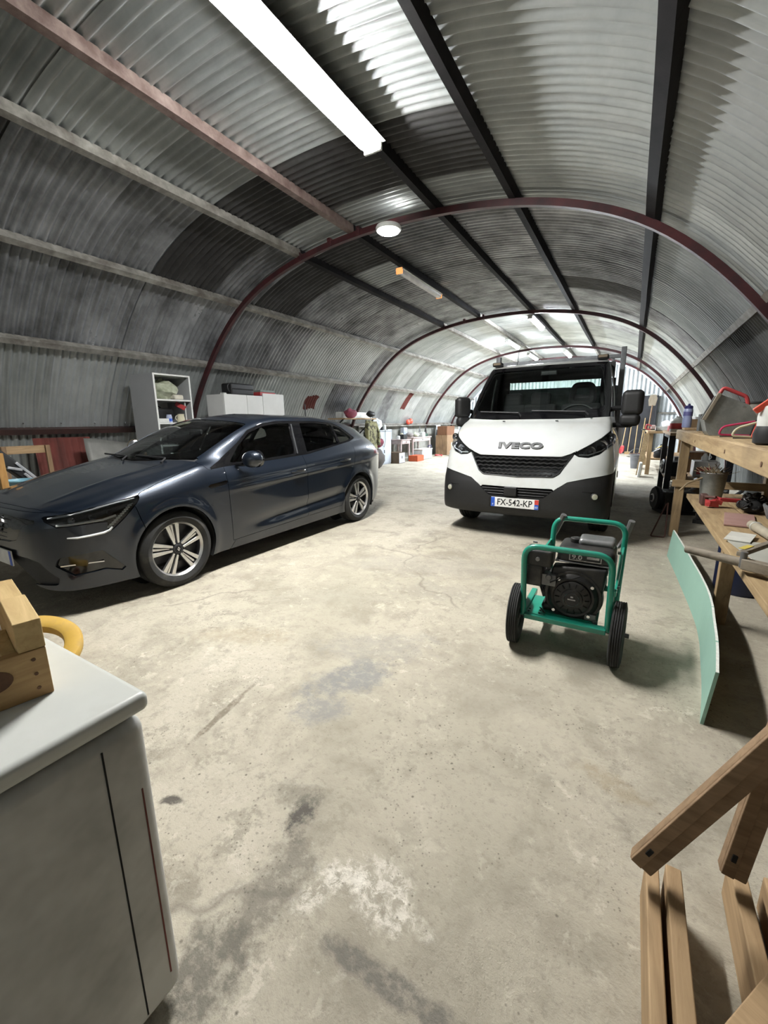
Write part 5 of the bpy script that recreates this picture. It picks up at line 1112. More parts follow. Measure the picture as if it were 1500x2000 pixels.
t=thing('stone_trough','grey speckled trough on the workbench shelf','trough',(1.03,3.62,SZ)); b=MB(); b.lathe((0,0,0),(0,0,1),[(.13,0),(.20,.05),(.23,.14),(.215,.145),(.18,.06),(.0,.03)],26); b.build('trough_body',mat('speckled grey zinc',(.26,.29,.30),.6,.2,(.12,.13,.135),38,.1),t)
t=MB(); t.bx((-.08,-.22,0),(.09,.24,.012)); tag(t.build('pink_board',mat('faded pink board',(.36,.22,.19),.7,0,(.28,.16,.14),5),None,loc=(.705,3.72,SZ+.002),rot=(0,0,-.15),bevel=.002),'faded pink flat board on the shelf beside the chain','board')
t=thing('cardboard_tube','cardboard tube with a paper collar on the workbench shelf','tube',(.715,3.36,SZ+.031),rz=0); b=MB(); b.cyl((.015,.12,0),(.05,-.22,0),.028,seg=18); b.build('tube_body',mat('grey cardboard',(.38,.34,.26),.85),t); b=MB(); b.tube(arc((.0225,.05,0),.030,0,2*PI,18,(1,0,0),(0,0,1))[:-1],.004,6,True); b.build('collar',M_WHT,t)
t=MB(); t.bx((-.09,-.30,0),(.10,.28,.006)); tag(t.build('laminate_offcut',mat('pale grey laminate',(.42,.42,.37),.5,0,(.36,.36,.32),6,.02),None,loc=(.665,2.78,SZ+.004),rot=(0,0,.12)),'pale grey laminate panel lying on the workbench shelf','panel')
t=MB(); t.bx((-.06,-.10,0),(.06,.14,.005)); tag(t.build('white_sheet',mat('off-white card',(.60,.60,.55),.7,0,bump=.02),None,loc=(.61,3.12,SZ+.013),rot=(0,0,-.3)),'off-white card lying on the grey laminate panel','card')
t=thing('folding_support','grey folding wooden support with a metal pivot poking over the shelf edge','support',(.50,2.42,.668))
M_GW=wood('weathered grey wood',(.25,.215,.165),(.145,.12,.09),0)
b=MB(); b.tube([(-.20,.15,0),(.02,.0,0)],[.020,.022],10); b.build('round_handle',M_GW,t); b=MB(); b.beam((.0,.0,.0),(.20,-.13,.0),.045,.05); b.build('lower_arm',M_GW,t,bevel=.005); b=MB(); b.beam((-.01,.03,.035),(.26,.50,.035),.028,.022); ua=b.build('upper_arm',M_GW,t,bevel=.003); b=MB(); b.beam((.005,.09,.0475),(.055,.175,.0475),.026,.002); b.build('yellow_sticker',mat('yellow sticker',(.62,.50,.10),.6,0,bump=0),ua)
b=MB(); b.cyl((.0,.0,-.02),(.0,.0,.055),.014,seg=12); b.build('pivot_bolt',M_GREYP,t)
# ---- beneath the bench
t=thing('blue_drum','dark blue plastic drum standing under the workbench','drum',(.83,4.05,0)); b=MB(); b.lathe((0,0,0),(0,0,1),[(.145,0),(.155,.02),(.155,.42),(.165,.43),(.165,.45),(.15,.46),(.0,.455)],30); b.build('drum_body',mat('dark blue plastic',(.012,.02,.06),.45,0,bump=.03),t); b=MB(); b.lathe((0,0,.46),(0,0,1),[(.05,0),(.05,.02),(0,.022)],18); b.build('drum_lid',M_BLK2,t)
t=thing('wire_stand','rusty bent wire stand on the floor by the end of the workbench','stand',(.345,5.56,0)); b=MB(); b.tube(rounded([(.09,.35,.34),(-.05,.0,.008),(.09,.02,.008),(.10,.30,.36)],.02,3,False),.008,7); b.build('wire_leg',mat('brown rusty iron',(.11,.05,.04),.7,.2),t)
# ---------------------------------------------------------------- right side, farther back
M_BLKST=mat('black steel frame',(.012,.012,.014),.45,.3,bump=.03); M_BOXB=mat('brown cardboard',(.30,.20,.11),.8,0,(.24,.155,.085),6,.05)
b2=thing('steel_bench','black steel framed bench with a wooden top beyond the workbench','workbench',(.52,8.0,0))
def build_b2():
    for x in(.03,.78):
        for y in(-.0,1.55):
            b=MB(); b.box((x,y,.54),(.085,.085,1.08)); b.build('leg',M_BLKST,b2,bevel=.004)
    for y in(0,1.55): b=MB(); b.bx((.03,y-.03,1.03),(.78,y+.03,1.08)); b.build('end_rail',M_BLKST,b2)
    for x in(.03,.78): b=MB(); b.bx((x-.03,0,1.03),(x+.03,1.55,1.08)); b.build('side_rail',M_BLKST,b2)
    for i in range(4):
        b=MB(); b.bx((-.02+.21*i,-.22,1.082),(.185+.21*i,1.75,1.125)); b.build('top_plank',M_OLDW,b2,bevel=.004)
    b=MB(); b.bx((.0,-.03,.38),(.80,1.58,.42)); b.build('shelf',M_OLDW,b2)
build_b2()
# engines and machines in the gap under and before it
def motor(label,x,y,z0,s,rz,col):
    t=thing('small_engine',label,'engine',(x,y,z0),rz=rz)
    b=MB(); b.box((0,0,.16*s),(.34*s,.30*s,.24*s)); b.build('engine_block',col,t,bevel=.02*s)
    b=MB(); b.lathe((-.18*s,0,.18*s),(-1,0,0),[(.05*s,-.02),(.14*s,0),(.15*s,.04*s),(.13*s,.06*s),(.04*s,.065*s),(.035*s,.09*s),(0,.09*s)],28); fl=b.build('flywheel',M_BLK2,t)
    b=MB(); b.lathe((-.25*s,0,.18*s),(-1,0,0),[(.055*s,0),(.05*s,.012),(0,.015)],20); b.build('hub_plate',M_ALU,fl)
    for k in range(6): b=MB(); b.box((.03*s,.0,.30*s+.016*s*k),(.17*s,.16*s,.006*s)); b.build('cooling_fin',M_GREYP,t)
    b=MB(); b.tube([(.1*s,-.12*s,.30*s),(.16*s,-.2*s,.38*s),(.10*s,-.22*s,.46*s)],.02*s,8); b.build('exhaust_pipe',M_GREYP,t)
    b=MB(); b.bx((-.18*s,-.17*s,0),(.18*s,.17*s,.045*s)); b.build('engine_feet',col,t)
    return t
motor('dark stationary engine with a flywheel on the floor before the steel bench',.62,7.25,0,1.15,.3,M_ENG)
motor('second black engine with a shiny hub under the steel bench front',.66,8.32,.4255,.80,.2,M_BLKST)
motor('greasy engine block on the floor behind the end of the workbench',1.02,6.72,0,1.1,1.3,M_ENG)
t=thing('tool_crate','white and red carton of parts on the steel bench shelf','box',(1.06,8.45,.4255)); b=MB(); b.bx((-.16,-.2,0),(.16,.2,.24)); b.build('carton',mat('grubby white card',(.50,.50,.48),.7,0,(.40,.38,.36),6),t,bevel=.005); b=MB(); b.bx((-.12,-.203,.04),(.06,-.199,.15)); b.build('red_print',M_REDP,t)
t=MB(); t.bx((-.15,-.22,0),(.15,.22,.34)); tag(t.build('wooden_box',M_OLDWZ,None,loc=(1.02,9.2,.4255),bevel=.006),'brown wooden box on the steel bench shelf behind the carton','box')
t=thing('white_jug','small white jug standing on the carton on the steel bench shelf','jug',(1.05,8.43,.667)); b=MB(); b.lathe((0,0,0),(0,0,1),[(.045,0),(.05,.06),(.03,.09),(.022,.12),(0,.12)],16); b.build('jug_body',M_WHT,t); b=MB(); b.tube(arc((.05,0,.06),.03,-1.4,1.4,8,(1,0,0),(0,0,1)),.006,6); b.build('jug_handle',M_WHT,t)
t=thing('grease_box','dusty open parts box on the floor under the steel bench','box',(1.0,8.45,0)); b=MB(); b.bx((-.2,-.25,0),(.2,.25,.02)); 
for a_,c_ in(((-.2,-.25,0),(-.185,.25,.22)),((.185,-.25,0),(.2,.25,.22)),((-.2,-.25,0),(.2,-.235,.22)),((-.2,.235,0),(.2,.25,.22))): b.bx(a_,c_)
b.build('box_body',M_BOXB,t)
# on the steel bench
TB=1.1265
t=thing('white_canister','white canister with a red label on the steel bench top','canister',(.62,8.35,TB)); b=MB(); b.lathe((0,0,0),(0,0,1),[(.10,0),(.105,.02),(.105,.17),(.08,.21),(.035,.225),(.035,.25),(0,.25)],24); b.build('can_body',M_WHT,t); b=MB(); b.lathe((0,0,.05),(0,0,1),[(.1058,0),(.1058,.09)],24,caps=False); b.build('label_band',M_REDP,t)
t=MB(); t.bx((-.17,-.2,0),(.17,.2,.20)); tag(t.build('carton',M_BOXB,None,loc=(.93,8.4,TB),bevel=.005),'brown carton on the steel bench top beside the white canister','box')
t=MB(); t.bx((-.15,-.2,0),(.16,.2,.035)); tag(t.build('paper_stack',mat('bright paper',(.72,.72,.72),.8,0,bump=.05),None,loc=(.93,8.4,TB+.201),rot=(0,0,.2),bevel=.004),'stack of white paper lying on the brown carton','paper')
t=thing('red_toolcase','flat red tool case on the steel bench behind the canister','case',(.75,9.25,TB)); b=MB(); b.bx((-.2,-.2,0),(.2,.2,.09)); b.build('case_body',M_REDP,t,bevel=.01); b=MB(); b.tube(rounded([(-.07,-.2,.045),(-.07,-.24,.045),(.07,-.24,.045),(.07,-.2,.045)],.015,3,False),.008,6); b.build('case_handle',M_BLK2,t)
t=MB(); t.bx((-.03,-.7,0),(.08,.6,.03)); tag(t.build('pale_plank',M_BENCH,None,loc=(1.16,8.7,TB),bevel=.003),'pale plank along the back of the steel bench top','plank')
# third bench with planks and bins
b3=thing('plank_bench','cluttered plank bench on pale posts near the back wall','workbench',(.32,12.3,0))
b=MB(); b.bx((0,-.2,1.0),(1.0,2.6,1.06)); b.build('bench_top',M_OLDW,b3,bevel=.005)
for x,y in((.08,-.1),(.9,-.1),(.08,2.5),(.9,2.5)): b=MB(); b.box((x,y,.5),(.09,.09,1.0)); b.build('leg',M_BENCHZ,b3,bevel=.004)
b=MB(); b.bx((.05,0,.35),(.95,2.5,.39)); b.build('shelf',M_OLDW,b3)
t=MB(); t.beam((.22,11.9,.0),(.30,12.06,1.0),.11,.03,(0,1,0)); tag(t.build('leaning_plank',M_BENCH,None,bevel=.003),'pale plank leaning on the front of the plank bench','plank')
t=MB(); t.bx((-.03,-.17,0),(.03,.17,.34)); tag(t.build('plastic_sheet',M_WHT,None,loc=(.22,11.6,0),rot=(0,R(4),0),bevel=.012),'white plastic panel standing on the floor by the leaning plank','panel')
t=thing('grey_bin','grey plastic bin on the floor left of the plank bench','bin',(.16,13.6,0)); b=MB(); b.lathe((0,0,0),(0,0,1),[(.12,0),(.16,.36),(.175,.365),(.175,.385),(.15,.385),(.11,.02),(0,.02)],24); b.build('bin_body',mat('mid grey plastic',(.17,.175,.19),.5,0,bump=.03),t); b=MB(); b.tube(arc((0,0,.36),.19,-.2,PI+.2,12,(1,0,0),(0,.3,.95)),.006,6); b.build('bin_handle',M_GREYP,t)
T3=1.0615
for i,(x,y,l) in enumerate(((.62,12.4,'white tray of screws nearest the front of the plank bench'),(.95,12.9,'white tray of screws in the middle of the plank bench'))):
    t=thing('parts_tray',l,'tray',(x,y,T3)); b=MB(); b.bx((-.14,-.18,0),(.14,.18,.015)); 
    for a_,c_ in(((-.14,-.18,0),(-.125,.18,.10)),((.125,-.18,0),(.14,.18,.10)),((-.14,-.18,0),(.14,-.165,.10)),((-.14,.165,0),(.14,.18,.10))): b.bx(a_,c_)
    b.build('tray_body',M_WHT,t); b=MB(); b.bx((-.12,-.16,.02),(.12,.16,.06)); b.jitter(.012,22); b.build('screws',M_GREYP,t)
t=thing('pink_angle_tool','red and cream handled power tool hanging over the plank bench corner','tool',(.42,12.2,T3)); b=MB(); b.box((0,0,.09),(.10,.18,.10)); b.build('tool_body',mat('pale pink plastic',(.60,.42,.38),.5,0,bump=0),t,bevel=.02); b=MB(); b.tube(rounded([(-.04,-.08,.12),(-.14,-.08,.16),(-.16,-.08,.05),(-.05,-.08,.03)],.03,4,False),.016,8); b.build('tool_handle',M_REDP,t)
t=MB(); t.ball((0,0,.11),(.16,.22,.11),16,10); t.jitter(.05,7); tag(t.build('white_bag',mat('thin white plastic',(.72,.74,.76),.5,0,bump=.15,scale=20),None,loc=(.82,13.7,T3+.012)),'crumpled white plastic bag on the far end of the plank bench','bag')
t=MB(); t.beam((-.2,0,.02),(.25,.1,.02),.05,.03); tag(t.build('green_file',mat('dark green grip',(.03,.05,.04),.5),None,loc=(.40,12.75,T3)),'dark green file lying on the plank bench','tool')
for i,(x,y,w,h,l) in enumerate(((.62,12.5,.2,.24,'dark engine part on the plank bench shelf'),(.72,13.2,.26,.3,'yellow strapped black machine on the plank bench shelf'))):
    t=thing('machine_part',l,'machine',(x,y,.3915)); b=MB(); b.lathe((0,0,0),(0,0,1),[(w*.5,0),(w*.6,h*.2),(w*.55,h*.7),(w*.3,h),(0,h)],18); b.build('machine_body',M_BLKST,t); b=MB(); b.tube([(-w*.6,-w*.2,h*.6),(0,-w*.62,h*.95),(w*.55,-w*.2,h*.7)],.015,7); b.build('strap',mat('yellow hose',(.55,.42,.08),.5,0,bump=0) if i else M_GREYP,t)
# sliding door in the gable with its track
b=MB(); b.bx((-1.3,0,.02),(1.32,.06,2.24)); dr=struct(b.build('door_1',M_DARKDOOR,None,loc=(-.58,19.60,0)))
for x in(-1.28,-.42,.42,1.28): b=MB(); b.bx((x-.03,-.03,.02),(x+.03,0,2.24)); b.build('stile',M_DARKDOOR,dr,bevel=.004)
b=MB(); b.bx((-1.5,-.06,2.26),(1.22,.04,2.31)); b.build('track',mat('pale door track',(.55,.56,.55),.5,.2),dr)
for z in(1.55,.9): 
    t=MB(); t.bx((.78,19.70,z),(1.35,19.74,z+.06)); o=t.build('trim_1' if z>1 else 'trim_2',M_PURG); struct(o)
# long-handled tools against the door
def longtool(label,x,y,h,lean,head,col):
    t=thing('garden_tool',label,'tool',(x,y,0)); top=Vector((lean,.22,h)); b=MB(); b.tube([(0,0,.04),tuple(top)],.016,8); b.build('handle',col,t)
    if head=='shovel':
        b=MB(); b.grid([[Vector((w*.11*s_,-.02*s_*s_-.01,zz)) for s_ in np.linspace(-1,1,7)] for zz,w in((.34,.75),(.28,1.),(.12,.95),(.04,.5),(.01,.1))]); o=b.build('blade',M_REDP,t); q=o.modifiers.new('t','SOLIDIFY'); q.thickness=.005
    elif head=='broom':
        b=MB(); b.bx((-.10,-.03,.05),(.10,.03,.10)); b.build('broom_block',M_BENCHX,t,bevel=.008); b=MB()
        for k in range(30): b.beam((-.095+.0065*k,0,.055),(-.098+.0067*k,-.01,.0),.008,.03)
        b.build('bristles',mat('straw bristle',(.42,.26,.12),.9),t)['kind']='stuff'
    elif head=='rake':
        b=MB(); b.bx((-.11,-.01,.03),(.11,.01,.05))
        for k in range(9): b.beam((-.10+.025*k,0,.04),(-.10+.025*k,-.03,.0),.007,.007)
        b.build('rake_head',MATS['brown rusty iron'],t)
    else:
        b=MB(); b.box((0,-.02,.03),(.09,.14,.05)); b.build('tool_head',MATS['brown rusty iron'],t,bevel=.006)
    return t
M_ASH=wood('ash handle',(.52,.38,.20),(.36,.25,.12),2)
longtool('white pole leaning on the dark door, leftmost of the tools',-.50,19.30,1.05,.03,'block',M_WHT)
longtool('red bladed shovel leaning on the dark door',-.335,19.28,1.25,.10,'shovel',M_ASH)
longtool('ash handled broom leaning on the dark door beside the shovel',-.105,19.26,1.35,.05,'broom',M_ASH)
longtool('ash handled rake leaning on the dark door, middle of the row',.125,19.28,1.45,.03,'rake',M_ASH)
longtool('ash handled hoe leaning on the dark door right of the rake',.30,19.30,1.40,.08,'block',M_ASH)
longtool('pale handled pick leaning at the right end of the tool row',.42,19.32,1.30,-.04,'block',M_ASH)
t=thing('upturned_spade','long spade standing blade up near the back wall','tool',(.44,16.0,0)); b=MB(); b.tube([(-.06,0,.0),(.02,.1,1.78)],.02,8); b.build('handle',M_OLDWZ,t); b=MB(); b.prism([Vector((-.08,.09,1.76)),Vector((.10,.09,1.76)),Vector((.14,.11,1.98)),Vector((.10,.12,2.10)),Vector((-.06,.12,2.10)),Vector((-.10,.11,1.95))],(0,.012,0)); b.build('blade',wood('pale spade face',(.42,.36,.27),(.30,.25,.19),2),t,bevel=.004)
t=MB(); t.tube([(.0,0,.012),(.12,.1,.012),(.25,-.05,.012),(.1,-.15,.012),(-.05,-.02,.03),(.15,.12,.03),(.3,.0,.012)],.008,6); tag(t.build('cable',M_BLK2,None,loc=(-.05,17.6,0)),'black cable coiled on the floor in front of the tool row','cable')

# ---------------------------------------------------------------- left side behind the car
M_WBOARD=mat('white melamine',(.66,.66,.64),.45,0,(.60,.60,.58),3,.01); M_GBOARD=mat('grey melamine side',(.40,.41,.42),.5,0,(.37,.38,.39),3,.01)
wc=thing('open_wardrobe','tall white open wardrobe carcass with grey sides behind the car bonnet','wardrobe',(-6.10,3.74,0))
def build_wc():
    D,Wd,H=.62,.60,2.07; T=.022
    for y in(0,Wd-T): b=MB(); b.bx((-D,y,0),(0,y+T,H)); b.build('side_panel',M_GBOARD,wc); b=MB(); b.bx((0,y-.002,0),(.003,y+T+.002,H)); b.build('edge_strip',M_WBOARD,wc)
    for z in(.05,.62,1.0,1.335,1.68,H-T): b=MB(); b.bx((-D,T,z),(-.002,Wd-T,z+T)); b.build('shelf',M_WBOARD,wc)
    b=MB(); b.bx((-D,T,.05),(-D+.006,Wd-T,H)); b.build('back_panel',M_WBOARD,wc)
    b=MB(); b.bx((-.06,.50,1.357),(-.045,.515,1.68)); b.build('shelf_prop',M_WBOARD,wc)
build_wc()
t=MB(); t.ball((0,0,.125),(.22,.235,.15),24,14); t.jitter(.075,8); tag(t.build('cloth_sack',mat('olive and white cloth',(.46,.47,.37),.9,0,(.16,.19,.12),6,.3),None,loc=(-6.36,4.0,1.72)),'bundled olive and cream cloth sack on the top wardrobe shelf','sack')
t=MB(); t.box((0,0,.035),(.14,.16,.07)); t.jitter(.02,9); tag(t.build('cream_rag',mat('cream rag',(.60,.57,.48),.9,0,bump=.2),None,loc=(-6.2,4.15,1.712),bevel=.015),'cream rag lying beside the sack on the top wardrobe shelf','rag')
t=thing('black_tool_bag','black tool bag on the middle wardrobe shelf','bag',(-6.46,4.0,1.372)); b=MB(); b.box((0,0,.11),(.34,.30,.19)); b.jitter(.02,8); b.build('bag_body',M_BLK2,t,bevel=.04); b=MB(); b.tube(arc((0,-.03,.17),.07,0,PI,10,(0,1,0),(.2,0,.97)),.01,6); b.build('bag_handle',M_BLK2,t)
t=MB(); t.box((0,0,.03),(.16,.05,.07),(0,0,.0)); tag(t.build('red_brush',M_REDP,None,loc=(-6.22,4.20,1.585),rot=(0,.5,.6),bevel=.01),'red brush head poking out of the black tool bag','brush')
t=thing('blue_paint_tin','blue and white tin on the middle wardrobe shelf','tin',(-6.17,3.97,1.358)); b=MB(); b.lathe((0,0,0),(0,0,1),[(.042,0),(.042,.09),(.036,.095),(.036,.12),(0,.12)],18); b.build('tin_body',mat('pale blue tin',(.42,.46,.62),.4,.1,bump=0),t); b=MB(); b.lathe((0,0,.02),(0,0,1),[(.0425,0),(.0425,.04)],18,caps=False); b.build('label_band',M_BLUE,t)
t=MB(); t.box((0,0,.03),(.12,.16,.06)); tag(t.build('white_soap_box',M_WHT,None,loc=(-6.17,3.85,1.358),bevel=.008),'small white box left of the blue tin on the wardrobe shelf','box')
t=thing('cream_jug','cream enamel jug at the right of the middle wardrobe shelf','jug',(-6.18,4.17,1.358)); b=MB(); b.lathe((0,0,0),(0,0,1),[(.055,0),(.06,.06),(.05,.11),(.056,.13),(0,.13)],18); b.build('jug_body',M_CREAM,t); b=MB(); b.tube(arc((0,-.055,.07),.035,PI*.5,PI*1.5,8,(0,1,0),(0,0,1)),.007,6); b.build('jug_handle',M_CREAM,t)
t=thing('glass_jar','glass preserving jar on a lower wardrobe shelf','jar',(-6.25,4.02,1.023)); b=MB(); b.lathe((0,0,0),(0,0,1),[(.06,0),(.065,.02),(.065,.14),(.05,.17),(.05,.18)],20); b.build('jar_body',M_LENS,t); b=MB(); b.lathe((0,0,.18),(0,0,1),[(.054,0),(.054,.02),(0,.022)],18); b.build('jar_lid',M_GREYP,t)
# low cupboard with three doors
cb=thing('white_cupboard','long white cupboard with three blank doors behind the car roof','cupboard',(-6.12,4.98,0))
b=MB(); b.bx((-.46,0,0),(-.02,1.45,1.835)); b.build('carcass',M_WBOARD,cb,bevel=.003)
for y0,y1,z1 in((.0,.50,1.838),(.505,.885,1.838),(.89,1.45,1.89)):
    b=MB(); b.bx((-.018,y0+.002,.06),(.002,y1-.002,z1)); d=b.build('door',M_WBOARD,cb,bevel=.003); b=MB(); b.box((.01,y0+.05,1.0),(.016,.012,.10)); b.build('knob',M_GREYP,d)
t=thing('black_case','black plastic tool case on the white cupboard','case',(-6.36,5.50,1.8365)); b=MB(); b.box((0,0,.105),(.28,.52,.21)); b.build('case_body',M_BLK2,t,bevel=.03); b=MB(); b.bx((.135,-.24,.10),(.145,.24,.115)); b.build('case_seam',M_DEEP,t); b=MB(); b.tube(rounded([(.1,-.27,.05),(.1,-.31,.1),(.1,-.31,.16),(.1,-.27,.19)],.02,3,False),.012,6); b.build('case_handle',M_BLKP,t)
t=thing('red_crate','flat red crate with a grey lid on the white cupboard','box',(-6.36,6.10,1.8365)); b=MB(); b.bx((-.15,-.20,.02),(.15,.20,.085)); b.build('crate_body',M_REDP,t,bevel=.008); b=MB(); b.bx((-.14,-.19,.085),(.15,.19,.125)); b.build('crate_lid',mat('grey green lid',(.22,.27,.25),.6,0,bump=0),t,bevel=.006); b=MB(); b.bx((-.15,-.19,0),(.14,.18,.02)); b.build('base_book',mat('navy binder',(.02,.03,.12),.5,0,bump=0),t)
t=MB(); t.box((0,0,.02),(.10,.07,.025)); tag(t.build('folded_rag',M_WHT,None,loc=(-6.3,5.12,1.8365),bevel=.01),'small white folded rag at the left end of the cupboard top','rag')
# left foreground corner behind the bonnet
t=thing('rusty_panel','rust-red corrugated panel leaning under the wall rail','panel',(-7.02,2.55,0)); rows=[]
for z in(0,.6,1.16): rows.append([Vector((-.0-.12*z+.012*math.cos(2*PI*k/8),k*.09/8,z)) for k in range(8*8+1)])
b=MB(); b.grid(rows); o=b.build('panel_sheet',M_RUST,t); q=o.modifiers.new('t','SOLIDIFY'); q.thickness=.002
t=thing('wooden_pallet','brown broken pallet frame standing against the wall behind the bonnet','pallet',(-6.72,1.95,0))
for z in(.55,.98): b=MB(); b.bx((-.012,-.05,z),(.012,.62,z+.10)); b.build('pallet_slat',M_OLDW,t,bevel=.003)
for y in(.56,.1): b=MB(); b.bx((.012,y,0),(.05,y+.05,1.08)); b.build('pallet_post',M_OLDWZ,t,bevel=.003)
t=thing('folded_pushcart','folded black cart with silver struts leaning behind the bonnet','cart',(-6.05,1.78,0))
M_SILV=mat('silver paint',(.55,.55,.57),.35,.5,bump=0)
b=MB(); b.beam((-.02,-.05,.0),(-.02,.02,1.02),.05,.05,(1,0,0)); b.build('upright',M_BLK2,t,bevel=.01); b=MB(); b.beam((.04,-.12,1.16),(.04,.26,.74),.12,.17,(1,0,0)); b.build('black_arm',M_BLK2,t,bevel=.02)
for k,(a_,c_) in enumerate((((.12,.14,.93),(.12,.36,.66)),((.12,.20,.80),(.12,.33,.64)),((.12,.06,.88),(.12,.19,.84)))): b=MB(); b.beam(Vector(a_),Vector(c_),.03,.045,(1,0,0)); b.build('strut',M_SILV,t,bevel=.006)
b=MB(); b.lathe((.02,.02,.10),(1,0,0),[(.03,-.03),(.10,-.025),(.10,.025),(.03,.03)],20); b.build('wheel',M_BLK2,t)
t=MB(); t.bx((-.03,-.03,0),(.03,.03,1.06)); tag(t.build('orange_post',wood('orange stained post',(.42,.23,.07),(.30,.15,.04),2),None,loc=(-5.50,1.66,0),bevel=.004),'orange stained wooden post at the left edge of the picture','post')
t=thing('blue_basin','pale blue plastic basin beside the folded cart','basin',(-5.72,1.86,.62)); b=MB(); b.lathe((0,0,0),(0,0,1),[(.10,0),(.14,.12),(.155,.125),(.155,.135),(.135,.135),(.095,.01),(0,.01)],24); b.build('basin_body',mat('pale blue plastic',(.22,.45,.55),.4,0,bump=0),t)
t=MB(); t.bx((-.17,-.17,0),(.17,.17,.619)); tag(t.build('brown_carton',M_BOXB,None,loc=(-5.72,1.86,0),bevel=.006),'brown carton standing under the pale blue basin','box')
t=thing('old_mudguard','old grey curved metal mudguard panel leaning against the wall','panel',(-6.62,3.02,0)); rows=[]
for i in range(10):
    u=i/9; r=[]
    for j in range(9): 
        v=j/8; y=.66*u; top=1.15-.10*u*u-.02*math.sin(u*3); lo=.60; r.append(Vector((-.16*(v**2)+.05*math.sin(PI*u)*.6,y-.04*math.sin(PI*v)*(1-u),lo+(top-lo)*v)))
    rows.append(r)
b=MB(); b.grid(rows); o=b.build('curved_plate',mat('grey primer',(.23,.23,.215),.55,.2,(.15,.15,.14),4,.05),t); q=o.modifiers.new('t','SOLIDIFY'); q.thickness=.004
b=MB(); b.tube(rounded([(.0,.05,0),(.0,.05,.62)],.01,2,False),.015,7); b.tube([(0,.58,0),(0,.58,.62)],.015,7); b.build('stay',M_GREYP,t)
t=thing('headlamp_unit','old round headlamp unit on the mudguard end','lamp',(-6.36,3.50,.93)); b=MB(); b.lathe((0,0,.09),(1,-.5,0),[(.03,-.08),(.085,-.03),(.10,0),(.092,.01)],24,caps=False); b.build('lamp_rim',mat('dull brass rim',(.34,.28,.17),.4,.5,(.2,.16,.10),12,.05),t); b=MB(); b.lathe((0,0,.09),(1,-.5,0),[(.09,.004),(.05,.016),(0,.02)],24); b.build('lamp_lens',M_REFL,t)
t=MB(); t.bx((-.1,-.1,0),(.12,.1,.928)); tag(t.build('timber_block',M_OLDWZ,None,loc=(-6.36,3.50,0),bevel=.01),'old timber stump carrying the round headlamp','block')
# stain of red primer and a pole on the wall beyond the cupboard
t=MB(); t.tube([(0,0,0),(-.30,.25,1.78)],.014,7); tag(t.build('black_pole',M_BLK2,None,loc=(-6.55,7.65,0)),'thin black pole leaning on the wall beyond the cupboard','pole')
# heap by the second arch
sh=thing('wall_shelf','high timber shelf fixed to the second arch','shelf',(-6.85,9.0,1.42)); b=MB(); b.bx((-.18,0,0),(.38,.95,.03)); b.bx((-.18,.95,0),(.30,1.7,.03)); b.build('shelf_board',M_OLDW,sh,bevel=.003)
for y in(.1,1.6): b=MB(); b.beam((.25,y,0),(-.30,y,-.45),.03,.03); b.build('shelf_bracket',M_BLKST,sh)
t=MB(); t.bx((-.12,-.75,0),(.08,.75,.16)); tag(t.build('white_long_box',M_WHT,None,loc=(-6.72,9.85,1.452),bevel=.012),'long white box on the high shelf at the second arch','box')
t=MB(); t.ball((0,0,.11),(.15,.22,.12),16,10); t.jitter(.05,8); tag(t.build('red_sports_bag',mat('maroon cloth',(.30,.05,.08),.8,0,(.12,.03,.05),6,.2),None,loc=(-6.44,9.22,1.46)),'maroon and pink bag at the near end of the high shelf','bag')
t=thing('camouflage_jacket','olive camouflage jacket hanging at the second arch','jacket',(-6.32,10.05,.58)); M_CAMO=mat('camouflage cloth',(.24,.23,.12),.9,0,(.07,.065,.04),11,.3,spread=(.45,.52))
b=MB(); rows=[]
for i in range(9):
    u=i/8; w=.22+.05*math.sin(u*2.5); rows.append([Vector((.10*math.sin(2*PI*j/18)*(.6+.5*(1-u)),w*math.cos(2*PI*j/18),.78*u)) for j in range(18)])
b.grid(rows,True); b.jitter(.05,6); b.build('jacket_body',M_CAMO,t)
for s in(-1,1): b=MB(); b.tube([(0,s*.20,.72),(.04,s*.29,.45),(.06,s*.27,.12)],[.07,.065,.055],9); b.jitter(.025,8,s+2); b.build('sleeve',M_CAMO,t)
b=MB(); b.tube([(0,0,.76),(-.02,0,.86),(-.06,.05,.9)],.008,6); b.build('hook',M_GREYP,t)
t=MB(); t.ball((0,0,.0),(.12,.14,.09),14,8); t.jitter(.03,9); tag(t.build('peaked_hat',M_BLK2,None,loc=(-6.32,10.02,1.56)),'black cap on top of the camouflage jacket','cap')
t=MB(); t.ball((0,0,.28),(.25,.32,.30),16,10); t.jitter(.07,6); tag(t.build('dark_rubble_sack',mat('dark woven sack',(.10,.09,.085),.9,0,bump=.3),None,loc=(-6.5,10.55,0)),'dark bulging sack on the floor beside the grey cabinet','sack')
t=MB(); t.ball((0,0,.13),(.16,.20,.14),16,10); t.jitter(.05,9); tag(t.build('red_bundle',MATS['maroon cloth'],None,loc=(-6.45,10.6,.62)),'maroon cloth bundle lying on the dark sack','bag')
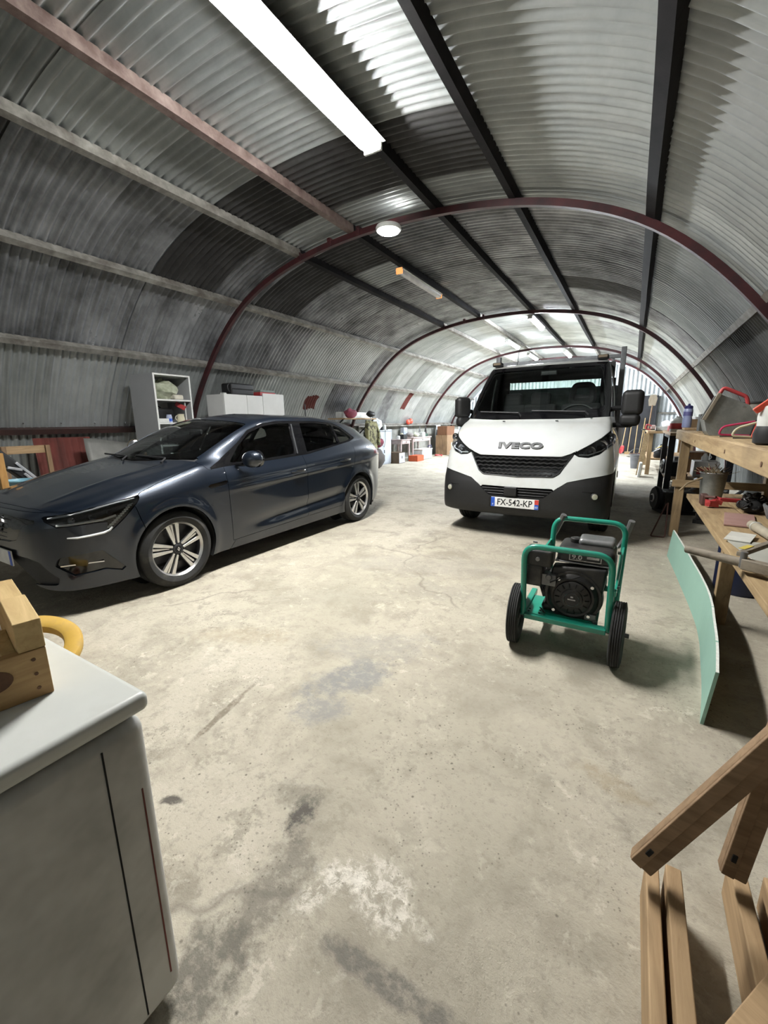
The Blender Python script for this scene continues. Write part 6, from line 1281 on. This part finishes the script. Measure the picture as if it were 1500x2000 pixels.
# grey steel cabinet
gc=thing('steel_cabinet','pale grey two-door steel cabinet against the left wall','cabinet',(-6.78,11.18,0)); M_LG=mat('pale grey enamel',(.50,.54,.60),.4,.1,(.45,.49,.55),3,.02)
b=MB(); b.bx((-.45,0,0),(-.02,.80,1.06)); b.build('cabinet_body',M_LG,gc,bevel=.006); b=MB(); b.bx((-.47,-.02,1.06),(.01,.82,1.085)); b.build('cabinet_top',M_LG,gc,bevel=.004)
for y0,y1 in((.01,.27),(.28,.79)): b=MB(); b.bx((-.02,y0,.04),(.0,y1,1.04)); d=b.build('door',M_LG,gc,bevel=.004); b=MB(); b.box((.012,y0+.06,.42),(.02,.02,.10)); b.build('handle',M_GREYP,d)
t=MB(); t.tube([(0,0,.02),(.02,.12,-.45),(.02,.25,-.52),(.02,.33,-.3),(.0,.36,.02)],.008,6); tag(t.build('looped_cable',mat('green cable',(.10,.16,.12),.5,0,bump=0),None,loc=(-6.765,11.22,1.088)),'green cable loop hanging down the grey cabinet','cable')
t=MB(); t.ball((0,0,.16),(.15,.24,.17),16,10); t.jitter(.08,7); tag(t.build('clear_bag',mat('milky plastic',(.66,.70,.70),.4,0,bump=.2,scale=20),None,loc=(-7.0,11.45,1.125)),'milky plastic bag on top of the grey cabinet','bag')
for i,(y,l) in enumerate(((11.72,'small dark tin on the grey cabinet right of the bag'),(11.90,'white spray can on the grey cabinet'))):
    t=MB(); t.lathe((0,0,0),(0,0,1),[(.05,0),(.05,.10+.04*i),(.03,.12+.05*i),(0,.12+.05*i)],14); tag(t.build('tin',M_BLK2 if not i else M_WHT,None,loc=(-6.98,y,1.0865)),l,'tin')
# kitchen table with a drawer, and the turned-leg table
def table(label,x,y,w,d,h,turned,top):
    t=thing('old_table',label,'table',(x,y,0)); b=MB(); b.bx((-d,0,h-.03),(.02,w,h)); b.build('table_top',top,t,bevel=.004)
    b=MB(); b.bx((-d+.04,.04,h-.16),(-.02,w-.04,h-.03)); b.build('apron',top,t); b=MB(); b.bx((-.02,.10,h-.145),(-.005,w-.10,h-.045)); q=b.build('drawer',top,t,bevel=.003); b=MB(); b.ball((.008,w/2,h-.095),.018,10,8); b.build('knob',M_GREYP,q)
    for xx in(-d+.07,-.05):
        for yy in(.06,w-.06):
            b=MB()
            if turned: b.lathe((xx,yy,0),(0,0,1),[(.022,0),(.03,.05),(.022,.12),(.034,.30),(.038,.38),(.024,.42),(.036,.46),(.036,h-.03)],14)
            else: b.box((xx,yy,h/2-.02),(.05,.05,h-.04))
            b.build('leg',top,t)
    return t
M_TABW=mat('worn pinkish table paint',(.50,.44,.44),.6,0,(.36,.28,.26),5,.1); 
table('small old table with a drawer right of the grey cabinet',-6.66,12.45,.72,.55,.76,False,M_TABW)
table('long old table with turned legs under the second rail stretch',-6.66,13.35,1.55,.6,.80,True,M_TABW)
t=thing('brown_crate','brown chest with a pale printed end before the small table','box',(-6.50,11.99,0)); b=MB(); b.bx((-.5,-.0,0),(0,.42,.36)); b.build('chest_body',mat('brown painted ply',(.11,.075,.045),.6,0,bump=.05),t,bevel=.004); b=MB(); b.bx((0,.02,.02),(.006,.40,.34)); e=b.build('pale_end',mat('pale blue card',(.48,.50,.58),.6,0,bump=0),t); b=MB(); b.lathe((.006,.21,.2),(1,0,0),[(.05,0),(.05,.002),(0,.002)],16); b.build('round_mark',M_GREYP,e)
t=MB(); t.bx((-.34,0,0),(0,.52,.20)); tag(t.build('orange_box',mat('orange red card',(.52,.10,.035),.6,0,bump=.03),None,loc=(-6.28,12.92,0),bevel=.006),'orange-red box on the floor right of the brown chest','box')
t=thing('cool_box','pale cool box with a dark carry handle under the long table','box',(-6.42,13.62,0)); b=MB(); b.bx((-.36,0,0),(0,.85,.33)); b.build('box_body',mat('frosted pale plastic',(.56,.64,.66),.4,0,bump=0),t,bevel=.03); b=MB(); b.bx((-.37,-.01,.33),(.01,.86,.38)); b.build('box_lid',M_WHT,t,bevel=.015); b=MB(); b.tube(arc((.0,.43,.36),.24,.15,PI*.75,10,(0,1,0),(.45,0,.6)),.014,7); b.build('handle',mat('navy cap plastic',(.03,.03,.14),.4),t)
items=[(-6.85,12.60,.12,'lathe','white jar on the small table, nearest the cabinet',M_WHT,.76),(-6.80,12.82,.16,'box','black cordless tool on the small table',M_BLK2,.76),(-6.95,13.02,.20,'lathe','tall cream tin at the far end of the small table',M_CREAM,.76),
       (-6.9,13.55,.16,'ball','grey rag heap at the near end of the long table',mat('grey rag',(.28,.26,.25),.9,0,bump=.2),.80),(-6.85,13.95,.15,'ball','pale green bag in the middle of the long table',mat('pale green plastic',(.55,.60,.45),.5,0,bump=.1),.80),(-6.8,14.3,.16,'box','white and grey machine on the long table',mat('light machine grey',(.50,.52,.52),.5,0,bump=0),.80),(-6.85,14.65,.10,'box','flat dark green case at the far end of the long table',mat('dark green case',(.03,.07,.05),.5,0,bump=0),.80)]
for x,y,h,k,l,m_,z in items:
    b=MB()
    if k=='lathe': b.lathe((0,0,0),(0,0,1),[(.06,0),(.062,h*.8),(.045,h*.9),(.045,h),(0,h)],16)
    elif k=='box': b.box((0,0,h/2),(.22,.26,h))
    else: b.ball((0,0,h*.48),(h*.9,h*1.1,h*.5),14,9); b.jitter(.04,9)
    tag(b.build({'lathe':'storage_tin','box':'bench_tool','ball':'cloth_heap'}[k],m_,None,loc=(x,y,z+.0015 if k!='ball' else z+.02),bevel=.012 if k=='box' else 0),l,{'lathe':'tin','box':'tool','ball':'cloth'}[k])
# plastic drawer towers behind
for i,(y,l) in enumerate(((12.28,'small pale drawer tower behind the small table, nearer the cabinet'),(13.12,'small pale drawer tower between the two tables'))):
    t=thing('drawer_tower',l,'drawers',(-7.08,y,.7615 if i==0 else .8015)); b=MB(); b.bx((-.12,0,0),(.0,.26,.34)); b.build('tower_body',M_LG,t)
    if i: t.location=(-7.08,13.42,.8015)
    for k in range(5): b=MB(); b.bx((0,.01,.01+.065*k),(.012,.25,.065+.065*k)); b.build('drawer',mat('clear blue drawer',(.42,.48,.62),.3,0,bump=0),t,bevel=.003)
# rail ledge and things hanging on it
lg=MB(); lg.bx((-7.30,10.6,1.20),(-7.12,19.5,1.235)); struct(lg.build('trim_3',M_PURG))
cw=MB(); cw.bx((-7.40,10.9,0),(-7.32,19.6,1.20)); struct(cw.build('wall_left_base',M_CONC)).name='trim_4'
t=thing('ear_defenders','pair of orange ear defenders on the wall ledge','ear defenders',(-7.19,14.1,1.2365)); 
for y in(-.12,.10): b=MB(); b.ball((0,y,.10+.03*(y>0)),(.075,.11,.10),14,10); b.build('ear_cup',M_ORRED,t)
b=MB(); b.tube(arc((0,-.01,.10),.13,.2,PI-.2,12,(0,1,0),(0,0,1)),.008,6); b.build('head_band',M_BLK2,t)
def hanging(label,y,z,w,h,m_,cat='cloth',name='hanging_cloth'):
    b=MB(); rows=[[Vector((.012*math.sin(9*j/8+i),y+w*(j/8-.5)*(1-.15*i/5),z-h*i/5)) for j in range(9)] for i in range(6)]; b.grid(rows); o=b.build(name,m_,None,loc=(-7.10,0,0)); q=o.modifiers.new('t','SOLIDIFY'); q.thickness=.012; return tag(o,label,cat)
hanging('pale blue cloth hanging from the wall ledge beyond the third arch',16.6,1.20,.45,.42,mat('pale blue cloth',(.58,.64,.72),.9,0,bump=.1))
for i,(y,l) in enumerate(((14.75,'grey pliers hanging from the ledge right of the ear defenders'),(15.3,'black tongs hanging from the ledge at the third arch'),(17.5,'grey shears hanging from the ledge near the brown cabinet'))):
    t=thing('hanging_tool',l,'tool',(-7.09,y,1.19)); b=MB(); b.tube([(0,-.06,-.42),(0,-.05,-.2),(0,.0,-.05),(0,.02,.0)],[.016,.02,.016,.01],7); b.tube([(0,.06,-.42),(0,.05,-.2),(0,.0,-.05),(0,-.02,.0)],[.016,.02,.016,.01],7); b.build('tool_legs',M_GREYP if i!=1 else M_BLK2,t); b=MB(); b.cyl((-.02,0,-.05),(.02,0,-.05),.022,seg=10); b.build('pivot',M_GREYP,t)
# brown cabinets and the white trolley pump by the truck's flank
t=thing('brown_cabinet','brown wooden cabinet with a smaller one on top beyond the tables','cabinet',(-6.45,16.0,0)); b=MB(); b.bx((-.5,0,0),(0,1.25,.80)); b.build('lower_case',M_OLDWZ,t,bevel=.006); b=MB(); b.bx((-.45,.02,.80),(-.02,.85,1.16)); b.build('upper_case',wood('red-brown ply',(.17,.075,.035),(.10,.045,.022),2),t,bevel=.006)
t=MB(); t.bx((-.2,0,0),(0,.5,.20)); tag(t.build('white_carton',M_WHT,None,loc=(-6.5,17.0-.07,.8015),bevel=.005),'white carton on the brown cabinet beside its upper case','box')
t=thing('trolley_pump','small white wheeled pump with a loop handle beside the truck','pump',(-6.05,15.75,0)); b=MB(); b.cyl((0,-.2,.16),(0,.25,.16),.11,seg=20); b.build('tank',M_WHT,t); b=MB(); b.tube(rounded([(0,-.28,.10),(0,-.30,.52),(0,-.02,.55),(0,.0,.28)],.10,5,False),.022,8); b.build('loop_handle',M_CREAM,t); b=MB(); b.lathe((.0,.12,.32),(0,1,0),[(.08,0),(.085,.1),(.05,.16),(0,.16)],16); b.build('pump_motor',M_GREYP,t)
for s in(-1,1): b=MB(); b.lathe((s*.12,.18,.075),(s,0,0),[(.03,-.02),(.075,-.018),(.075,.018),(.03,.02)],18); b.build('wheel',M_BLK2,t)
b=MB(); b.bx((-.04,-.24,0),(.04,-.18,.08)); b.build('foot',M_BLK2,t)
t=MB(); t.tube([(math.cos(a)*(.13+.02*math.sin(3*a)),math.sin(a)*.2,.02+.004*a) for a in np.linspace(0,12,40)],.014,6); tag(t.build('red_hose',M_REDP,None,loc=(-6.55,15.35,0)),'red hose coiled on the floor near the long table','hose')
# ---------------------------------------------------------------- repeats share a group phrase; bolts along the wall rail
for i in range(9):
    b=MB(); a,c=ppt(PD[10]-.10,.095); b.ball((a,2.1+.46*i,c),.013,8,6); b.build('rail_bolt',M_CHROME,wall_left)
GROUPS={'tube_lamp':'tube lamps under the purlins','garden_tool':'long tools leaning on the dark door','bow_saw':'bow saws on the workbench','timber_trestle':'timber trestles leaning at lower right','small_engine':'old engines by the steel bench','hanging_tool':'hand tools hanging from the wall ledge','parts_tray':'white trays on the plank bench','drawer_tower':'drawer towers behind the old tables','old_table':'old tables along the left wall','machine_part':'machine parts on the plank bench shelf','tin':'tins on the grey cabinet','cloth_heap':'cloth heaps on the long table','storage_tin':'tins on the small table','bench_tool':'tools on the old tables'}
for o in SC.objects:
    if o.parent is None and 'label' in o and 'group' not in o:
        g=GROUPS.get(o.name.split('.')[0])
        if g: o['group']=g
